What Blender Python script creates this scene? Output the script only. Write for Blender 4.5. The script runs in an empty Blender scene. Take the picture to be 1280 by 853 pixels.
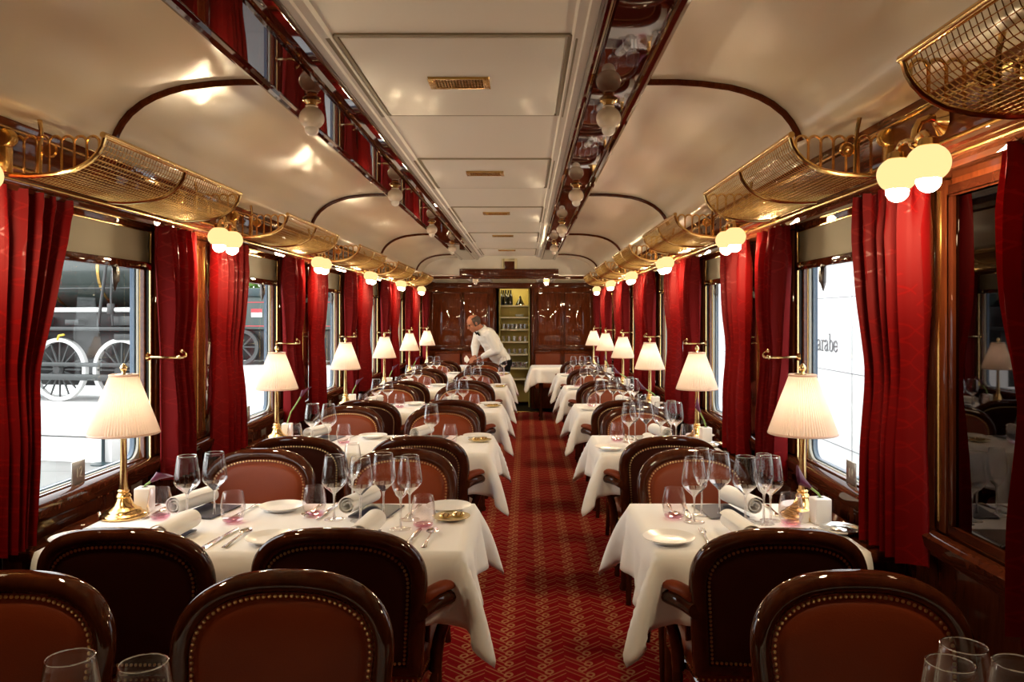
import bpy, bmesh, math, random
import numpy as np
from mathutils import Vector, Matrix
R = random.Random(7)
SC = bpy.context.scene
COL = SC.collection
PI = math.pi
P = 1.76            # spacing of the windows / tables along the carriage
XL, XR = -1.62, 1.175   # inner faces of the side walls
sin, cos, rad = math.sin, math.cos, math.radians
def lerp(a, b, t): return a + (b - a) * t

# ------------------------------------------------------------------ mesh builder
class MB:
    def __init__(s): s.v = []; s.f = []; s.m = []; s.cur = 0
    def _f(s, f): s.f.append(tuple(f)); s.m.append(s.cur)
    def box(s, x0, x1, y0, y1, z0, z1):
        b = len(s.v)
        s.v += [(x, y, z) for x in (x0, x1) for y in (y0, y1) for z in (z0, z1)]
        for q in ((0,1,3,2),(4,6,7,5),(0,4,5,1),(2,3,7,6),(0,2,6,4),(1,5,7,3)): s._f([b+i for i in q])
        return s
    def grid(s, pts, cu=False, cv=False):      # pts[i][j]
        b = len(s.v); n = len(pts); m = len(pts[0])
        for r in pts: s.v += [tuple(p) for p in r]
        for i in range(n if cu else n-1):
            for j in range(m if cv else m-1):
                i2 = (i+1) % n; j2 = (j+1) % m
                s._f((b+i*m+j, b+i2*m+j, b+i2*m+j2, b+i*m+j2))
        return s
    def cap(s, pts):
        b = len(s.v); s.v += [tuple(p) for p in pts]; s._f(range(b, b+len(pts))); return s
    def tube(s, pts, r, n=8, closed=False, caps=True, flat=1.0):
        pts = [Vector(p) for p in pts]; N = len(pts)
        rs = r if isinstance(r, (list, tuple)) else [r]*N
        rings = []; ref = None
        for i, p in enumerate(pts):
            a = pts[(i-1) % N] if (closed or i > 0) else p
            c = pts[(i+1) % N] if (closed or i < N-1) else p
            t = (c - a)
            t = t.normalized() if t.length > 1e-9 else Vector((0,0,1))
            if ref is None:
                ref = Vector((0,0,1)) if abs(t.z) < .9 else Vector((1,0,0))
            u = (ref - t*ref.dot(t))
            u = u.normalized() if u.length > 1e-6 else t.orthogonal().normalized()
            ref = u; w = t.cross(u)
            rings.append([p + (u*cos(2*PI*k/n) + w*sin(2*PI*k/n)*flat)*rs[i] for k in range(n)])
        s.grid(rings, cu=closed, cv=True)
        if caps and not closed:
            s.cap(rings[0][::-1]); s.cap(rings[-1])
        return s
    def lathe(s, prof, n=24, c=(0,0,0), ax=None, caps=False):   # prof: (r, z)
        M = Matrix.Identity(3)
        if ax is not None: M = Vector((0,0,1)).rotation_difference(Vector(ax).normalized()).to_matrix()
        c = Vector(c)
        rows = [[c + M @ Vector((r*cos(2*PI*k/n), r*sin(2*PI*k/n), z)) for k in range(n)] for r, z in prof]
        s.grid(rows, cv=True)
        if caps: s.cap(rows[0][::-1]); s.cap(rows[-1])
        return s
    def ball(s, c, r, n=12, m=8, sq=(1,1,1)):
        c = Vector(c)
        rows = [[c + Vector((r*sq[0]*sin(PI*i/m)*cos(2*PI*k/n), r*sq[1]*sin(PI*i/m)*sin(2*PI*k/n), -r*sq[2]*cos(PI*i/m))) for k in range(n)] for i in range(m+1)]
        return s.grid(rows, cv=True)
    def prism(s, poly, y0, y1):                # polygon of (x, z) drawn along y
        n = len(poly)
        a = [(x, y0, z) for x, z in poly]; b = [(x, y1, z) for x, z in poly]
        k = len(s.v); s.v += a + b
        for i in range(n):
            j = (i+1) % n; s._f((k+i, k+j, k+n+j, k+n+i))
        s._f([k+i for i in range(n)][::-1]); s._f([k+n+i for i in range(n)])
        return s
    def mesh(s, name, mat, angle=42, bevel=0, seg=2, merge=True, flat=False):
        me = bpy.data.meshes.new(name)
        me.from_pydata(s.v, [], s.f)
        mats = mat if isinstance(mat, (list, tuple)) else [mat]
        for m in mats: me.materials.append(m)
        if len(mats) > 1: me.polygons.foreach_set('material_index', s.m)
        bm = bmesh.new(); bm.from_mesh(me)
        if merge: bmesh.ops.remove_doubles(bm, verts=bm.verts, dist=1e-5)
        bmesh.ops.dissolve_degenerate(bm, edges=bm.edges, dist=1e-6)
        bmesh.ops.recalc_face_normals(bm, faces=bm.faces)
        if bevel:
            ed = [e for e in bm.edges if len(e.link_faces) == 2 and e.calc_face_angle(0) > .6]
            bmesh.ops.bevel(bm, geom=ed, offset=bevel, segments=seg, affect='EDGES', profile=.5, clamp_overlap=True)
        bm.to_mesh(me); bm.free()
        if not flat:
            me.polygons.foreach_set('use_smooth', [True]*len(me.polygons))
            me.set_sharp_from_angle(angle=rad(angle))
        me.update()
        return me
def box_mesh(name, mat, x0, x1, y0, y1, z0, z1, bevel=.003):
    return MB().box(x0,x1,y0,y1,z0,z1).mesh(name, mat, bevel=bevel)

# ------------------------------------------------------------------ objects
def link(name, data, parent=None, loc=None, rot=None):
    o = bpy.data.objects.new(name, data); COL.objects.link(o)
    if parent is not None: o.parent = parent
    if loc is not None: o.location = loc
    if rot is not None: o.rotation_euler = rot
    return o
def tag(o, label, cat, group=None, kind=None):
    o['label'] = label; o['category'] = cat
    if group: o['group'] = group
    if kind: o['kind'] = kind
    return o
def struct(name, me, parent=None, label=None, loc=None, rot=None):
    o = link(name, me, parent, loc, rot)
    if parent is None: o['kind'] = 'structure'
    if label: o['label'] = label
    return o
class Proto:
    """One kind of thing: parts as (name, mesh, children, local location, local rotation, label)."""
    def __init__(s, name, cat, parts, root=None): s.name=name; s.cat=cat; s.parts=parts; s.root=root
    def put(s, label, loc, rz=0, group=None, extra=None):
        o = link(s.name, s.root, None, loc, (0,0,rz) if not isinstance(rz, tuple) else rz)
        tag(o, label, s.cat, group)
        def add(parts, par):
            for p in parts:
                nm, me = p[0], p[1]
                c = link(nm, me, par)
                if len(p) > 3 and p[3]: c.location = p[3]
                if len(p) > 4 and p[4]: c.rotation_euler = p[4]
                if len(p) > 5 and p[5]: c['label'] = p[5]
                if len(p) > 2 and p[2]: add(p[2], c)
        add(s.parts, o)
        if extra: add(extra, o)
        return o

# ------------------------------------------------------------------ materials
def mat(name, color=(.8,.8,.8), rough=.5, metal=0, coat=0, coat_rough=.05, spec=.5, emit=None, estr=0, sheen=0, trans=0):
    m = bpy.data.materials.new(name); m.use_nodes = True
    b = m.node_tree.nodes['Principled BSDF']
    b.inputs['Base Color'].default_value = (*color, 1)
    b.inputs['Roughness'].default_value = rough
    b.inputs['Metallic'].default_value = metal
    b.inputs['Coat Weight'].default_value = coat
    b.inputs['Coat Roughness'].default_value = coat_rough
    b.inputs['Specular IOR Level'].default_value = spec
    b.inputs['Sheen Weight'].default_value = sheen
    if emit:
        b.inputs['Emission Color'].default_value = (*emit, 1); b.inputs['Emission Strength'].default_value = estr
    return m
class NT:
    """small helper to write node trees as expressions"""
    def __init__(s, m): s.m = m; s.t = m.node_tree; s.n = s.t.nodes; s.l = s.t.links; s.b = s.n['Principled BSDF']
    def node(s, ty, **k):
        n = s.n.new(ty)
        for a, v in k.items(): setattr(n, a, v)
        return n
    def set(s, sock, v):
        if hasattr(v, 'is_linked') or isinstance(v, bpy.types.NodeSocket): s.l.new(v, sock)
        else: sock.default_value = v
    def math(s, op, a, b=0.0, c=0.0):
        n = s.node('ShaderNodeMath', operation=op)
        for i, v in enumerate((a, b, c)): s.set(n.inputs[i], v)
        return n.outputs[0]
    def coord(s, kind='Object'):
        return s.node('ShaderNodeTexCoord').outputs[kind]
    def xyz(s, v):
        n = s.node('ShaderNodeSeparateXYZ'); s.l.new(v, n.inputs[0]); return n.outputs
    def comb(s, x, y, z):
        n = s.node('ShaderNodeCombineXYZ')
        for i, v in enumerate((x, y, z)): s.set(n.inputs[i], v)
        return n.outputs[0]
    def scale(s, v, sc):
        n = s.node('ShaderNodeMapping'); s.l.new(v, n.inputs['Vector']); n.inputs['Scale'].default_value = sc; return n.outputs[0]
    def noise(s, v, scale=5, detail=3, rough=.5, dist=0):
        n = s.node('ShaderNodeTexNoise'); s.l.new(v, n.inputs['Vector'])
        n.inputs['Scale'].default_value = scale; n.inputs['Detail'].default_value = detail
        n.inputs['Roughness'].default_value = rough; n.inputs['Distortion'].default_value = dist
        return n.outputs['Fac']
    def ramp(s, f, stops):
        n = s.node('ShaderNodeValToRGB'); s.l.new(f, n.inputs[0]); cr = n.color_ramp
        while len(cr.elements) < len(stops): cr.elements.new(.5)
        for e, (p, c) in zip(cr.elements, stops): e.position = p; e.color = (*c, 1) if len(c) == 3 else c
        return n.outputs[0]
    def mix(s, f, a, b):
        n = s.node('ShaderNodeMix', data_type='RGBA'); s.set(n.inputs[0], f)
        s.set(n.inputs[6], a if not isinstance(a, tuple) else (*a, 1)); s.set(n.inputs[7], b if not isinstance(b, tuple) else (*b, 1))
        return n.outputs[2]
    def bump(s, h, strength=.2, dist=.01):
        n = s.node('ShaderNodeBump'); n.inputs['Strength'].default_value = strength; n.inputs['Distance'].default_value = dist
        s.l.new(h, n.inputs['Height']); s.l.new(n.outputs[0], s.b.inputs['Normal'])
    def base(s, c): s.l.new(c, s.b.inputs['Base Color'])
    def rough(s, c): s.l.new(c, s.b.inputs['Roughness'])

def wood(name, dark, light, rough=.3, coat=1.0, sc=(3, .5, 3), grain=10):
    m = mat(name, dark, rough, coat=coat, coat_rough=.02, spec=.0); t = NT(m)
    v = t.scale(t.coord(), sc)
    f = t.noise(v, grain, 6, .6, .6)
    t.base(t.ramp(f, [(.3, dark), (.7, light)]))
    return m
M = {}
M['mahogany'] = wood('mahogany varnish', (.050,.010,.004), (.11,.026,.008), .3, .7, (6, 6, .7))
M['panel'] = wood('panel mahogany', (.10,.019,.006), (.20,.046,.013), .28, .9, (4, 4, .6))
M['beamwood'] = wood('beam mahogany', (.040,.005,.003), (.062,.009,.005), .30, 1.0, (5, .4, 5))
M['cornice'] = wood('cornice mahogany', (.075,.018,.008), (.15,.042,.016), .28, 1.0, (5, .4, 5))
M['chairwood'] = wood('chair mahogany', (.034,.007,.003), (.072,.018,.006), .30, .8, (4, 4, 2), 6)
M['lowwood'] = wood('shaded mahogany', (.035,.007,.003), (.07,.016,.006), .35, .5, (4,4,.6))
M['dark'] = mat('dark recess', (.008,.005,.004), .5)
M['black'] = mat('black cloth', (.007,.007,.007), .9, spec=.08)
M['brass'] = mat('polished brass', (.86,.58,.24), .17, 1)
M['oldbrass'] = mat('aged brass', (.76,.48,.15), .26, 1)
M['nail'] = mat('brass nail', (.88,.66,.32), .30, 1)
M['gold'] = mat('gilt metal', (.9,.70,.36), .15, 1)
M['silver'] = mat('silver', (.86,.84,.80), .16, 1)
M['steel'] = mat('grey metal', (.55,.55,.52), .35, 1)
M['rubber'] = mat('pale rubber', (.50,.49,.42), .6)
M['blue'] = mat('blue coach paint', (.045,.10,.17), .4, coat=.5)
M['white'] = mat('white paint', (.80,.80,.78), .5)
M['porcelain'] = mat('porcelain', (.87,.86,.84), .3, coat=.15)
M['goldrim'] = mat('gilt porcelain', (.80,.66,.38), .2, .4)
M['navy'] = mat('navy card', (.012,.016,.05), .45)
M['browncard'] = mat('brown card', (.10,.035,.018), .45)
M['paper'] = mat('paper', (.82,.80,.75), .7)
# leather
def leather(name, c1, c2, rough=.38):
    m = mat(name, c1, rough, spec=.2, coat=.0, coat_rough=.25); t = NT(m)
    v = t.coord()
    t.base(t.mix(t.noise(v, 6, 3), c1, c2))
    n = t.node('ShaderNodeTexVoronoi'); t.l.new(v, n.inputs['Vector']); n.inputs['Scale'].default_value = 260
    t.bump(n.outputs['Distance'], .12, .002)
    return m
M['leather'] = leather('brown leather', (.185,.031,.0075), (.23,.043,.011))
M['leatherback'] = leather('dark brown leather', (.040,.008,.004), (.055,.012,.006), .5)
# table linen
m = mat('white linen', (.93,.925,.915), .85, sheen=.1); t = NT(m)
w = t.noise(t.coord(), 900, 1); t.bump(w, .08, .001); M['linen'] = m
M['napkin'] = mat('napkin linen', (.88,.87,.84), .85, sheen=.1)
# pleated shade
m = mat('cream pleated silk', (.90,.82,.74), .7, sheen=.2); t = NT(m)
tl = t.node('ShaderNodeBsdfTranslucent'); tl.inputs[0].default_value = (.93,.82,.72,1)
mx = t.node('ShaderNodeMixShader'); mx.inputs[0].default_value = .5
t.l.new(t.b.outputs[0], mx.inputs[1]); t.l.new(tl.outputs[0], mx.inputs[2])
t.l.new(mx.outputs[0], t.n['Material Output'].inputs[0])
M['shade'] = m
M['shadeband'] = mat('pinkish braid', (.72,.50,.40), .7)
# curtains
m = mat('red damask', (.35,.006,.012), .6, spec=.14); t = NT(m)
t.b.inputs['Sheen Tint'].default_value = (1,.3,.25,1); t.b.inputs['Sheen Roughness'].default_value = .4
v = t.scale(t.coord(), (1, 1, 1)); X, Y, Z = t.xyz(v)
a = t.math('ADD', t.math('MULTIPLY', Y, 26), t.math('MULTIPLY', Z, 17)); b = t.math('SUBTRACT', t.math('MULTIPLY', Z, 17), t.math('MULTIPLY', Y, 26))
la = t.math('LESS_THAN', t.math('PINGPONG', t.math('ADD', a, t.math('MULTIPLY', t.noise(v, 4, 1), .5)), .5), .06)
lb = t.math('LESS_THAN', t.math('PINGPONG', t.math('ADD', b, t.math('MULTIPLY', t.noise(v, 5, 1), .5)), .5), .05)
pat = t.math('MULTIPLY', t.math('MAXIMUM', la, lb), t.math('GREATER_THAN', t.noise(v, 7, 2), .48))
t.base(t.mix(pat, (.15,.0012,.002), (.195,.0035,.0035)))
t.rough(t.math('SUBTRACT', .6, t.math('MULTIPLY', pat, .25)))
M['curtain'] = m
# ceiling paint
def paint(name, c, rough, coat, wav):
    m = mat(name, c, rough, coat=coat, coat_rough=.16); t = NT(m)
    t.bump(t.noise(t.scale(t.coord(), (1.5,.8,1.5)), 2.2, 2), wav, .05); return m
M['cove'] = paint('cream gloss paint', (.70,.60,.44), .38, .6, .16)
M['ceiling'] = paint('ceiling cream paint', (.80,.76,.68), .4, .12, .03)
M['groove'] = mat('panel joint', (.30,.25,.17), .6)
# carpet: red ground, gold chain links on columns, zigzag lines between
m = mat('red chain carpet', (.3,.01,.01), .95, spec=.02); t = NT(m)
X, Y, Z = t.xyz(t.coord())
W_ = .168; H_ = .105
u = t.math('DIVIDE', X, W_)
fu = t.math('SUBTRACT', t.math('FRACT', u), .5)                     # -.5 .. .5 across one column
par = t.math('FLOOR', u)
v = t.math('ADD', t.math('DIVIDE', Y, H_), t.math('MULTIPLY', t.math('MODULO', t.math('ABSOLUTE', par), 2.0), .25))
def ring(cx, cy, rx, ry, wd):
    fv = t.math('SUBTRACT', t.math('FRACT', t.math('ADD', v, cy)), .5)
    a = t.math('DIVIDE', t.math('SUBTRACT', t.math('SUBTRACT', fu, cx), t.math('MULTIPLY', fv, .10)), rx); b = t.math('DIVIDE', fv, ry)
    d = t.math('SQRT', t.math('ADD', t.math('MULTIPLY', a, a), t.math('MULTIPLY', b, b)))
    return t.math('LESS_THAN', t.math('ABSOLUTE', t.math('SUBTRACT', d, 1)), wd)
links = t.math('MAXIMUM', ring(.085, 0, .085, .16, .34), ring(-.085, .5, .085, .16, .34))
def zig(sl, off, wd, inner):
    ph = t.math('ADD', t.math('SUBTRACT', v, t.math('MULTIPLY', t.math('ABSOLUTE', fu), sl)), off)
    l = t.math('LESS_THAN', t.math('PINGPONG', ph, .5), wd)
    return t.math('MULTIPLY', l, t.math('GREATER_THAN', t.math('ABSOLUTE', fu), inner))
ph1 = t.math('SUBTRACT', v, t.math('MULTIPLY', fu, 1.5)); ph2 = t.math('ADD', v, t.math('MULTIPLY', fu, 1.5))
right = t.math('GREATER_THAN', fu, .0)
def two(ph): return t.math('MAXIMUM', t.math('LESS_THAN', t.math('PINGPONG', ph, .5), .048), t.math('LESS_THAN', t.math('PINGPONG', t.math('ADD', ph, .34), .5), .040))
l1 = two(ph1); l2 = two(t.math('ADD', ph2, .5))
zz = t.math('ADD', t.math('MULTIPLY', l1, right), t.math('MULTIPLY', l2, t.math('SUBTRACT', 1, right)))
wav = t.math('LESS_THAN', t.math('ABSOLUTE', t.math('SUBTRACT', fu, t.math('MULTIPLY', t.math('SINE', t.math('MULTIPLY', v, 2*PI)), .11))), .022)
lines = t.math('MAXIMUM', zz, wav)
nz = t.noise(t.coord(), 60, 2)
ground = t.mix(nz, (.20,.005,.009), (.275,.010,.014))
c = t.mix(t.math('MULTIPLY', lines, .34), ground, (.62,.36,.16))
c = t.mix(t.math('MULTIPLY', links, .45), c, (.60,.36,.16))
t.base(c); t.bump(t.noise(t.coord(), 700, 1), .3, .003)
M['carpet'] = m
# thin glass: clear shell with Fresnel reflection
def thin_glass(name, tint=(1,1,1), refl=.9, lo=.03, power=3.0, rough=.0):
    m = bpy.data.materials.new(name); m.use_nodes = True; nt = m.node_tree; nt.nodes.clear()
    out = nt.nodes.new('ShaderNodeOutputMaterial'); mx = nt.nodes.new('ShaderNodeMixShader')
    tr = nt.nodes.new('ShaderNodeBsdfTransparent'); gl = nt.nodes.new('ShaderNodeBsdfGlossy')
    lw = nt.nodes.new('ShaderNodeLayerWeight'); lw.inputs['Blend'].default_value = .5
    pw = nt.nodes.new('ShaderNodeMath'); pw.operation = 'POWER'; pw.inputs[1].default_value = power
    ma = nt.nodes.new('ShaderNodeMath'); ma.operation = 'MULTIPLY_ADD'; ma.inputs[1].default_value = refl; ma.inputs[2].default_value = lo
    ma.use_clamp = True
    nt.links.new(lw.outputs['Facing'], pw.inputs[0]); nt.links.new(pw.outputs[0], ma.inputs[0]); nt.links.new(ma.outputs[0], mx.inputs[0])
    nt.links.new(tr.outputs[0], mx.inputs[1]); nt.links.new(gl.outputs[0], mx.inputs[2]); nt.links.new(mx.outputs[0], out.inputs[0])
    tr.inputs[0].default_value = (*tint, 1); gl.inputs[0].default_value = (.95,.95,.95,1); gl.inputs['Roughness'].default_value = rough
    return m
M['glass'] = thin_glass('clear glass', (.985,.985,.985), .95, .018, 3.2)
M['brightglass'] = thin_glass('raised reflection glass', (.97,.97,.97), .6, .42, 1.2, .06)  # reflection set stronger than real glass, to whiten cones, stems and rims
M['pinkglass'] = thin_glass('pink tinted glass', (.985,.955,.962), .9, .022, 2.8)
M['pinkbase'] = thin_glass('pink glass base', (.93,.62,.74), .6, .05, 2.5)
M['pane'] = thin_glass('window glass', (.95,.97,.96), .55, .035, 4)
M['mirror'] = mat('dark mirror', (.055,.045,.042), .02, 1)
# lamps
def emit(name, c, s):
    m = bpy.data.materials.new(name); m.use_nodes = True; nt = m.node_tree; nt.nodes.clear()
    o = nt.nodes.new('ShaderNodeOutputMaterial'); e = nt.nodes.new('ShaderNodeEmission')
    e.inputs[0].default_value = (*c, 1); e.inputs[1].default_value = s; nt.links.new(e.outputs[0], o.inputs[0]); return m
M['globe_on'] = emit('lit opal globe', (1,.66,.28), .43)
M['bulb_on'] = emit('lit bulb', (1,.77,.46), 132)
M['added_bulb'] = emit('added table bulb', (1,.93,.86), 15)  # glow inside the shades, added to brighten the tablecloths
M['globe_off'] = mat('opal globe', (.72,.60,.47), .25, coat=.5)
M['bulb_off'] = mat('frosted bulb', (.84,.78,.70), .25, coat=.4)
M['skin'] = mat('skin', (.46,.19,.11), .55, spec=.3)
M['hair'] = mat('grey brown hair', (.07,.045,.035), .7)
M['shirt'] = mat('white shirt', (.84,.83,.80), .8)
M['calla'] = mat('purple calla', (.10,.010,.045), .4)
M['green'] = mat('stem green', (.22,.34,.08), .5)
M['strap'] = mat('dark leather strap', (.03,.014,.010), .4)
M['olive'] = mat('olive cabinet lining', (.52,.42,.12), .6)
M['shelfedge'] = mat('pale shelf', (.74,.66,.42), .5)
M['bottle'] = mat('dark bottle glass', (.008,.008,.007), .08, coat=.5)
M['blind'] = mat('beige blind', (.40,.34,.22), .7)
# ================================================================== THE SETTING
Y0, YB, YE = -2.6, 10.45, 12.8       # rear end, bulkhead, end wall
KS = range(0, 6)
def ywin(k): return 2.42 + P*k, 3.45 + P*k
def ypier(k): return 3.74 + P*k      # wall lamp on the pier beyond window k
ZS, ZT = .85, 1.84
def US(side, u): return XL + u if side < 0 else XR - u
# floor
f = MB().box(XL-.14, XR+.14, Y0, 12.32, -.12, 0); struct('floor', f.mesh('floor', M['carpet'], flat=True))
f = MB().box(XL-.14, XR+.14, 12.35, 14.2, -.12, -.002); struct('floor_hallway', f.mesh('hall_floor', M['dark'], flat=True))
struct('trim_1', box_mesh('threshold', M['brass'], -.75, .30, 12.31, 12.36, -.02, .012), label='brass threshold strip at the end of the carpet')
# side walls with openings
for side, nm in ((-1, 'left'), (1, 'right')):
    a, b = (XL-.075, XL) if side < 0 else (XR, XR+.075)
    w = MB()
    lw = MB().box(a, b, Y0, 14.2, -.1, ZS); w.box(a, b, Y0, 14.2, ZT, 2.12)
    e = Y0
    for k in KS:
        y0, y1 = ywin(k)
        w.box(a, b, e, y0, ZS, ZT); e = y1
    w.box(a, b, e, 14.2, ZS, ZT)
    struct('wall_'+nm, w.mesh('wall_'+nm, M['panel'], flat=True))
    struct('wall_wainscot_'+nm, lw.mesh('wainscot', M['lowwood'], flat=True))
    # sill ledge and cornice along the wall
    c = MB(); d = side
    def pr(poly): return [(US(side, u), z) for u, z in poly]
    c.prism(pr([(0,.80),(.035,.80),(.05,.825),(.055,.852),(.04,.864),(0,.864)]), Y0, YE)
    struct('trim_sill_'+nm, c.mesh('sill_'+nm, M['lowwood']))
    c = MB()
    c.prism(pr([(-.02,1.85),(.085,1.85),(.09,1.862),(.105,1.868),(.108,1.885),(.125,1.893),(.13,1.905),(.14,1.91),(.14,2.005),(.155,2.012),(.16,2.03),(-.02,2.03)]), Y0, YE)
    co = struct('trim_cornice_'+nm, c.mesh('cornice_'+nm, M['cornice']))
    for u, z in ((.106,1.876),(.136,1.903),(.148,2.008)):
        link('brass_bead', MB().tube([(US(side,u), Y0, z), (US(side,u), YE, z)], .0045, 8).mesh('bead', M['oldbrass']), co)
    c = MB().prism(pr([(0,0),(.02,0),(.02,.13),(.012,.15),(0,.15)]), Y0, YE)
    struct('baseboard_'+nm, c.mesh('baseboard_'+nm, M['mahogany']))
# rear end wall behind the camera
struct('wall_rear', box_mesh('wall_rear', M['panel'], XL-.14, XR+.14, Y0-.1, Y0, -.1, 2.5, 0))
# ---- roof: coved ceiling of the saloon
cove = [(.14,2.03),(.255,2.035),(.276,2.045),(.288,2.075),(.305,2.105),(.33,2.136),(.37,2.168),(.41,2.19),(.46,2.209),(.51,2.222),(.60,2.234),(.68,2.239)]
BL = (-.85, -.60); BR = (.185, .385)
def roof(y0, y1, name):
    for side, nm in ((-1, 'left'), (1, 'right')):
        xe = BL[0]+.02 if side < 0 else BR[1]-.02
        poly = [(US(side, u), z) for u, z in cove] + [(xe, 2.24), (xe, 2.50), (US(side,-.14), 2.50), (US(side,-.14), 2.03)]
        struct('ceiling_cove_'+nm, MB().prism(poly, y0, y1).mesh(name, M['cove'], angle=50))
roof(Y0, YB, 'cove')
c = MB().box(BL[1]-.06, BR[0]+.06, Y0, YB, 2.262, 2.5); struct('ceiling', c.mesh('ceiling', M['ceiling'], flat=True))
# longitudinal beams
def beam(x0, x1, nm, wi):
    # x0 outer edge, x1 inner edge (towards the carriage centre)
    s = 1 if x1 > x0 else -1; W = abs(x1-x0)
    pf = [(-.012,2.245),(-.012,2.224),(-.004,2.212),(.008,2.207),(.02,2.211),(.026,2.219),(.032,2.222),(.036,2.216),(W-wi-.006,2.216),(W-wi,2.222),(W-wi*.85,2.222),(W-wi*.75,2.212),(W-wi*.55,2.208),(W-wi*.3,2.213),(W-.010,2.226),(W-.003,2.236),(W,2.25),(W,2.5),(-.012,2.5)]
    poly = [(x0+s*u, z) for u, z in pf]
    o = struct('ceiling_beam_'+nm, MB().prism(poly, Y0, YB).mesh('beam', M['beamwood'], angle=25))
    link('moulding', MB().prism([(x0+s*(W-.001),2.264),(x0+s*(W-.001),2.243),(x0+s*(W+.022),2.242),(x0+s*(W+.026),2.249),(x0+s*(W+.050),2.251),(x0+s*(W+.058),2.264)], Y0, YB).mesh('pale_bead', M['ceiling'], angle=25), o, )
    for u in (.031, W-wi*.9): link('moulding', MB().tube([(x0+s*u, Y0, 2.221),(x0+s*u, YB, 2.221)], .004, 6).mesh('bead', M['mahogany']), o)
beam(BL[0], BL[1], 'left', .065); beam(BR[1], BR[0], 'right', .030)
# ceiling hatch panels and joints
for k in range(-1, 5):
    y0, y1 = 2.24 + P*k, 3.13 + P*k
    if y1 > YB: continue
    x0, x1 = -.535, .125
    t_ = MB()
    for (a, b, c_, d_) in ((x0, x1, y0-.008, y0+.008), (x0, x1, y1-.006, y1+.006), (x0-.006, x0+.006, y0, y1), (x1-.006, x1+.006, y0, y1)):
        t_.box(a, b, c_, d_, 2.256, 2.264)
    h = struct('ceiling_hatch', box_mesh('hatch', M['ceiling'], x0+.012, x1-.012, y0+.012, y1-.012, 2.254, 2.266, .003))
    link('frame', t_.mesh('hatch_frame', M['groove'], bevel=.002), h)
    for x, s in ((x0-.022, -1), (x1+.022, 1)):
        link('moulding', box_mesh('hatch_bead', M['groove'], x-.008, x+.008, y0, y1, 2.250, 2.262, .003), h)
# ventilation grilles
vm = MB(); 
for (a,b,c_,d_) in ((-.10,.10,-.056,-.045),(-.10,.10,.045,.056),(-.10,-.08,-.056,.056),(.08,.10,-.056,.056)): vm.box(a,b,c_,d_,-.008,.0)
vframe = vm.mesh('vent_frame', M['oldbrass'], bevel=.002)
vg = MB()
for i in range(17): vg.box(-.08+i*.01-.0018, -.08+i*.01+.0018, -.045, .045, -.006, -.002)
for i in range(6): vg.box(-.08,.08,-.045+i*.018-.0018,-.045+i*.018+.0018,-.007,-.003)
vgrille = vg.mesh('vent_grille', M['oldbrass'], flat=True)
vback = MB().box(-.085,.085,-.05,.05,-.002,0).mesh('vent_back', M['dark'])
vent = Proto('ceiling_vent', 'vent', [('frame', vframe), ('grille', vgrille), ('backing', vback)])
ORD = ['closest', 'second closest', 'third closest', 'fourth closest', 'fifth closest', 'sixth closest', 'seventh closest', 'eighth closest']
for k in range(5):
    vent.put('brass ceiling vent grille, %s of the five along the pale ceiling' % ORD[k], (-.22, 2.67+1.69*k, 2.2535), 0, 'ceiling vents')
# ribs across the cove
n_ = 2
for y in (.2, 2.6, 5.0, 7.4, 9.8):
    for side in (-1, 1):
        pts = [(US(side, u+.004), y, z-.004) for u, z in cove[2:]]
        xe = BL[0]-.01 if side < 0 else BR[1]+.01
        pts.append((xe, y, 2.235))
        struct('trim_%d' % n_, MB().tube(pts, .013, 8).mesh('rib', M['mahogany'])); n_ += 1
# ---- bulkhead with lintel, lower ceiling beyond
b = MB().box(XL-.14, XR+.14, YB, YB+.08, 2.02, 2.5)
struct('wall_bulkhead', b.mesh('bulkhead', M['ceiling'], flat=True))
struct('trim_90', box_mesh('lintel', M['mahogany'], -.86, .43, YB-.05, YB, 1.995, 2.09, .006), label='broad brown lintel board across the ceiling end')
struct('trim_91', box_mesh('transom', M['mahogany'], XL+.14, XR-.14, YB-.03, YB+.09, 1.965, 2.0, .005))
o = link('emergency_box', box_mesh('emergency_box', M['mahogany'], -.275, -.145, YB-.035, YB, 2.09, 2.19, .005))
tag(o, 'small brown box with pale surround above the brown lintel', 'box')
sb = MB()
for q in ((-.31,-.275,2.09,2.225),(-.145,-.11,2.09,2.225),(-.275,-.145,2.19,2.225)): sb.box(q[0],q[1],YB-.02,YB,q[2],q[3])
link('surround', sb.mesh('surround', M['shelfedge'], bevel=.003), o, None, None)
c = MB().box(XL-.14, XR+.14, YB+.08, 14.2, 2.02, 2.1); struct('ceiling_low', c.mesh('low', M['ceiling'], flat=True))
for i, (x0, x1) in enumerate(((-1.42, -.80), (-.55, .20), (.38, .95))):
    g = MB()
    for j in range(9): g.box(x0+.05, x1-.05, 10.95+j*.18, 11.05+j*.18, 1.996, 2.006)
    fr = MB().box(x0, x1, 10.85, 12.6, 2.004, 2.02)
    o = link('ceiling_grille', fr.mesh('grille_panel', M['ceiling'], bevel=.004))
    tag(o, 'pale slotted ceiling grille beyond the lintel, %s' % ('above the waiter side', 'middle one', 'above the wide end table')[i], 'grille')
    link('slats', g.mesh('slats', M['groove'], bevel=.002), o)
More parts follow.
